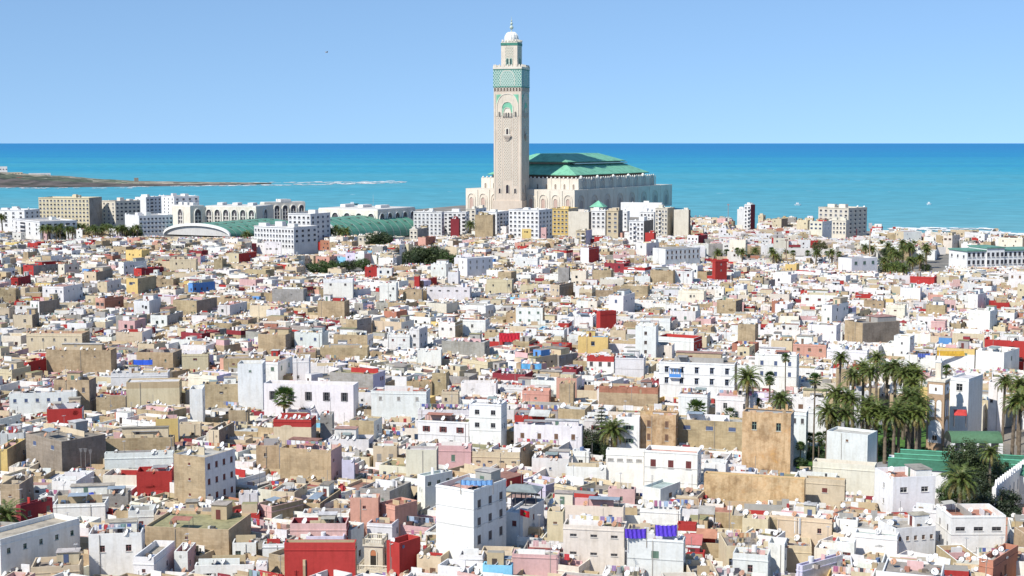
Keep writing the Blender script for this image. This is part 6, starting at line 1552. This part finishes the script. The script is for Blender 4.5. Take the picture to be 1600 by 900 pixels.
# red flag with a green star outline
p = at_depth(812, 806, 249); e = empty('flag', (p.x, p.y, p.z - 3.5), R(5)); tag(e, 'red flag with a green star hanging from a short pole', 'flag')
mb = MB(); mb.bar((0, 0, 0), (0, 0, 5), .05, 'metal', (.5, .5, .5)); obj('pole', mb, e); mb = MB(); n = 8
fy = lambda x: .12 * math.sin(x * 4)
for i in range(n):
    a, b = i * 1.7 / n, (i + 1) * 1.7 / n
    for yy in (0, .015): mb.poly([(a, fy(a) + yy, 3.6 - a * .3), (b, fy(b) + yy, 3.6 - b * .3), (b, fy(b) + yy, 4.7 - b * .3), (a, fy(a) + yy, 4.7 - a * .3)], 'cloth', (.6, .02, .03))
fl = obj('cloth', mb, e); mb = MB(); st = [(.85 + .26 * math.sin(2 * math.pi * k * 2 / 5), 3.9 + .26 * math.cos(2 * math.pi * k * 2 / 5)) for k in range(5)]
for (a, b), (c, d) in zip(st, st[1:] + st[:1]): mb.bar((a, fy(a) - .05, b), (c, fy(c) - .05, d), .022, 'cloth', (.02, .25, .08))
obj('star', mb, fl)
def hanging(px0, px1, pt, pb, D, col, lab, name='hanging_cloth', rz=0, waves=5, cat='cloth'):
    D = roofD((px0 + px1) / 2, pb + 3); a, b = at_depth(px0, pt, D), at_depth(px1, pt, D); h_ = (pb - pt) * D / F; L = b.x - a.x; e = empty(name, (a.x, a.y, a.z - h_ - .6), rz); tag(e, lab, cat); mb = MB(); n = 24
    f = lambda x, z: .13 * math.sin(x / L * waves * 6.28 + z)
    for i in range(n):
        x, y = L * i / n, L * (i + 1) / n; sg = .12 * math.sin(math.pi * (i + .5) / n)
        for z0, z1 in ((0.6, .6 + h_ * .5), (.6 + h_ * .5, .6 + h_)): mb.poly([(x, f(x, z0), z0 - sg), (y, f(y, z0), z0 - sg), (y, f(y, z1), z1 - sg), (x, f(x, z1), z1 - sg)], 'cloth', jit(col, rng, .12))
    obj('cloth', mb, e); mb = MB()
    for x in (-.05, L + .05): mb.bar((x, 0, -1), (x, 0, h_ + .75), .04, 'metal', (.35, .3, .25))
    mb.bar((-.05, 0, h_ + .62), (L + .05, 0, h_ + .62), .02, 'metal', (.4, .4, .4)); obj('frame', mb, e)
hanging(976, 1010, 826, 841, 263, (.12, .06, .55), 'left of two purple cloths strung over a white roof')
hanging(1024, 1058, 820, 838, 266, (.13, .07, .6), 'right of two purple cloths, patterned lighter, strung over a white roof')
hanging(926, 950, 525, 533, 505, (.2, .5, .85), 'light blue tarpaulin hung on a yellow house', waves=3)
hanging(814, 846, 568, 577, 460, (.15, .45, .75), 'blue tarpaulin over a white roof in mid town', waves=3)
hanging(107, 147, 769, 775, 303, (.07, .12, .6), 'deep blue plastic sheet on a grey roof at left', waves=3)
hanging(322, 366, 722, 729, 296, (.2, .35, .5), 'row of blue cloths under the roof edge of the tall brick house', waves=6)
hanging(208, 238, 562, 570, 445, (.04, .12, .6), 'strong blue sheet on a brown roof at left', waves=2)
hanging(1464, 1520, 548, 556, 470, (.7, .42, .06), 'wide yellow awning panel on a white terrace', waves=1)
hanging(720, 770, 750, 758, 312, (.2, .4, .7), 'crumpled pale blue tarpaulins on a cluttered roof', waves=6)
hanging(780, 812, 520, 534, 500, (.55, .03, .05), 'cluster of red cloths on a roof in mid town', waves=6)
hanging(1434, 1456, 552, 558, 465, (.1, .15, .45), 'dark blue cloths on a white terrace above the palms', waves=5)
def awning(px, py, D, w_, d_, col, lab):
    D = roofD(px, py + 12); p = at_depth(px, py, D); e = empty('awning', (p.x, p.y, p.z - 2.6), -R(12)); tag(e, lab, 'awning'); mb = MB()
    mb.box(-w_ / 2, w_ / 2, 0, .05, 0, 2.6, 'plaster', PAL['W']); mb = MB()
    mb.poly([(-w_ / 2, -d_, 1.5), (w_ / 2, -d_, 1.5), (w_ / 2, 0, 2.6), (-w_ / 2, 0, 2.6)], 'sheet', col); mb.poly([(w_ / 2, -d_, 1.44), (-w_ / 2, -d_, 1.44), (-w_ / 2, 0, 2.54), (w_ / 2, 0, 2.54)], 'sheet', col); obj('sheet', mb, e); mb = MB()
    for x, y, z in ((-w_ / 2 + .1, -d_ + .1, 1.5), (w_ / 2 - .1, -d_ + .1, 1.5), (-w_ / 2 + .1, -.1, 2.5), (w_ / 2 - .1, -.1, 2.5)): mb.bar((x, y, -1.5), (x, y, z), .05, 'metal', (.2, .18, .17))
    obj('frame', mb, e)
awning(1084, 834, 266, 3.2, 3.0, (.52, .18, .16), 'sloping dull red awning right of the purple cloths')
awning(1105, 826, 272, 3.6, 2.2, (.55, .27, .17), 'terracotta awning over a dark veranda right of the purple cloths')
awning(1105, 790, 290, 3, 2, (.42, .4, .36), 'grey sheet shelter on a roof below the ochre wall')
awning(845, 640, 400, 5, 3, (.6, .6, .56), 'pale sheet shelter near the layered pine')
awning(1500, 640, 395, 3, 2, (.6, .07, .06), 'small red awning in the lane behind the small minaret')
# dark metal roof pavilion
p = at_depth(818, 757, 259); e = empty('roof_pavilion', (p.x, p.y, 0), -R(14)); tag(e, 'dark open steel pavilion with grey hipped roof on a white house', 'roof pavilion'); z = p.z
mb = MB(); 
for a, b in (((-3.1, -2.6), (3.1, -2.6)), ((3.1, -2.6), (3.1, 2.6)), ((3.1, 2.6), (-3.1, 2.6)), ((-3.1, 2.6), (-3.1, -2.6))): mb.poly([(*a, z - .8), (*b, z - .8), (b[0] * .5, b[1] * .1, z), (a[0] * .5, a[1] * .1, z)], 'sheet', (.3, .34, .33)); mb.poly([(*b, z - .8), (*a, z - .8), (*a, z - .95), (*b, z - .95)], 'metal', (.1, .1, .1))
mb.poly([(-1.55, -.26, z), (1.55, -.26, z), (1.55, .26, z), (-1.55, .26, z)], 'sheet', (.3, .34, .33)); obj('roof', mb, e)
mb = MB(); mb.box(-2.9, 2.9, -2.4, 2.4, 0, z - 5.2, 'plaster', PAL['W'], top=(.4, .4, .38)); obj('base', mb, e); mb = MB()
for x in (-2.8, -.95, .95, 2.8):
    for y in (-2.3, 2.3): mb.box(x - .08, x + .08, y - .08, y + .08, z - 5.2, z - .9, 'metal', (.06, .06, .07))
for zz_ in (z - 3.2, z - 4.1): mb.box(-2.8, 2.8, -2.33, -2.27, zz_, zz_ + .08, 'metal', (.06, .06, .07)); mb.box(2.77, 2.83, -2.27, 2.27, zz_, zz_ + .08, 'metal', (.06, .06, .07))
mb.box(-2.2, 2.0, -.5, 1.8, z - 5.19, z - 2.9, 'plaster', (.1, .1, .13)); obj('frame', mb, e)
# seagull
p = at_depth(510, 82, 600); e = empty('gull', p, R(30)); tag(e, 'small gull flying high in the sky left of the minaret', 'bird'); mb = MB()
mb.poly([(-.1, 0, 0), (.5, 0, .05), (.1, -1.4, .5), (-.25, -1.2, .45)], 'cloth', (.3, .3, .3)); mb.poly([(.5, 0, .05), (-.1, 0, 0), (-.25, 1.2, .45), (.1, 1.4, .5)], 'cloth', (.3, .3, .3)); mb.lathe(0, 0, [(.02, -.12), (.14, 0), (.02, .12)], 6, 'cloth', (.5, .5, .5)); mb.bar((-.5, 0, 0), (.6, 0, .02), .08, 'cloth', (.5, .5, .5)); obj('body', mb, e)
# ------------------------------------------------------------------ washing lines on the nearer roofs
def washing(s, r):
    W, D, h = s['W'], s['D'], s['h']; L = W - 1.2
    if L < 2.5: return
    lx, ly = -W / 2 + .6, -D / 2 + r.uniform(.8, D * .45); wx, wy = world_of(s, lx, ly); e = empty('washing_line', (wx, wy, h - .4), s['th'] + r.uniform(-.06, .06))
    mb = MB(); [mb.bar((x, 0, -.4), (x, 0, 1.75), .035, 'metal', (.35, .3, .26)) for x in (0, L)]; mb.bar((0, 0, 1.7), (L, 0, 1.7), .012, 'metal', (.6, .6, .6)); obj('line', mb, e); x = .2; n = 0; cols = [r.choice(CLOTH) for _ in range(3)]
    while x < L - .7:
        q = r.uniform(.35, 1.0); c = r.choice(cols + CLOTH); d = r.uniform(.5, 1.15); mb = MB(); k = 4
        for i in range(k): a, b = x + q * i / k, x + q * (i + 1) / k; o = .05 * math.sin(i * 2.1); o2 = .05 * math.sin((i + 1) * 2.1); mb.poly([(a, o, 1.68 - d), (b, o2, 1.68 - d), (b, 0, 1.69), (a, 0, 1.69)], 'cloth', c); mb.poly([(b, o2 + .02, 1.68 - d), (a, o + .02, 1.68 - d), (a, .02, 1.69), (b, .02, 1.69)], 'cloth', c)
        obj('garment', mb, e); n += 1; x += q + r.uniform(.05, .5)
    tag(e, None, 'washing line', 'washing lines on the roofs'); px, py = proj(wx, wy, h + 1); want_label(e, px, py, 'line of washing', f"with {NUM[min(n, 12)]} pieces")
r = random.Random(12); cand = [s for s in near if s['vis'] > 60 and s['W'] > 5 and not s.get('bare') and proj(s['x'], s['y'], s['h'])[1] > 560]; r.shuffle(cand)
for s in cand[:22]: washing(s, r)
for lab in ('white house with laundry along',):
    for s in houses:
        if s.get('lab', '').startswith(lab): washing(s, r)
give_labels()
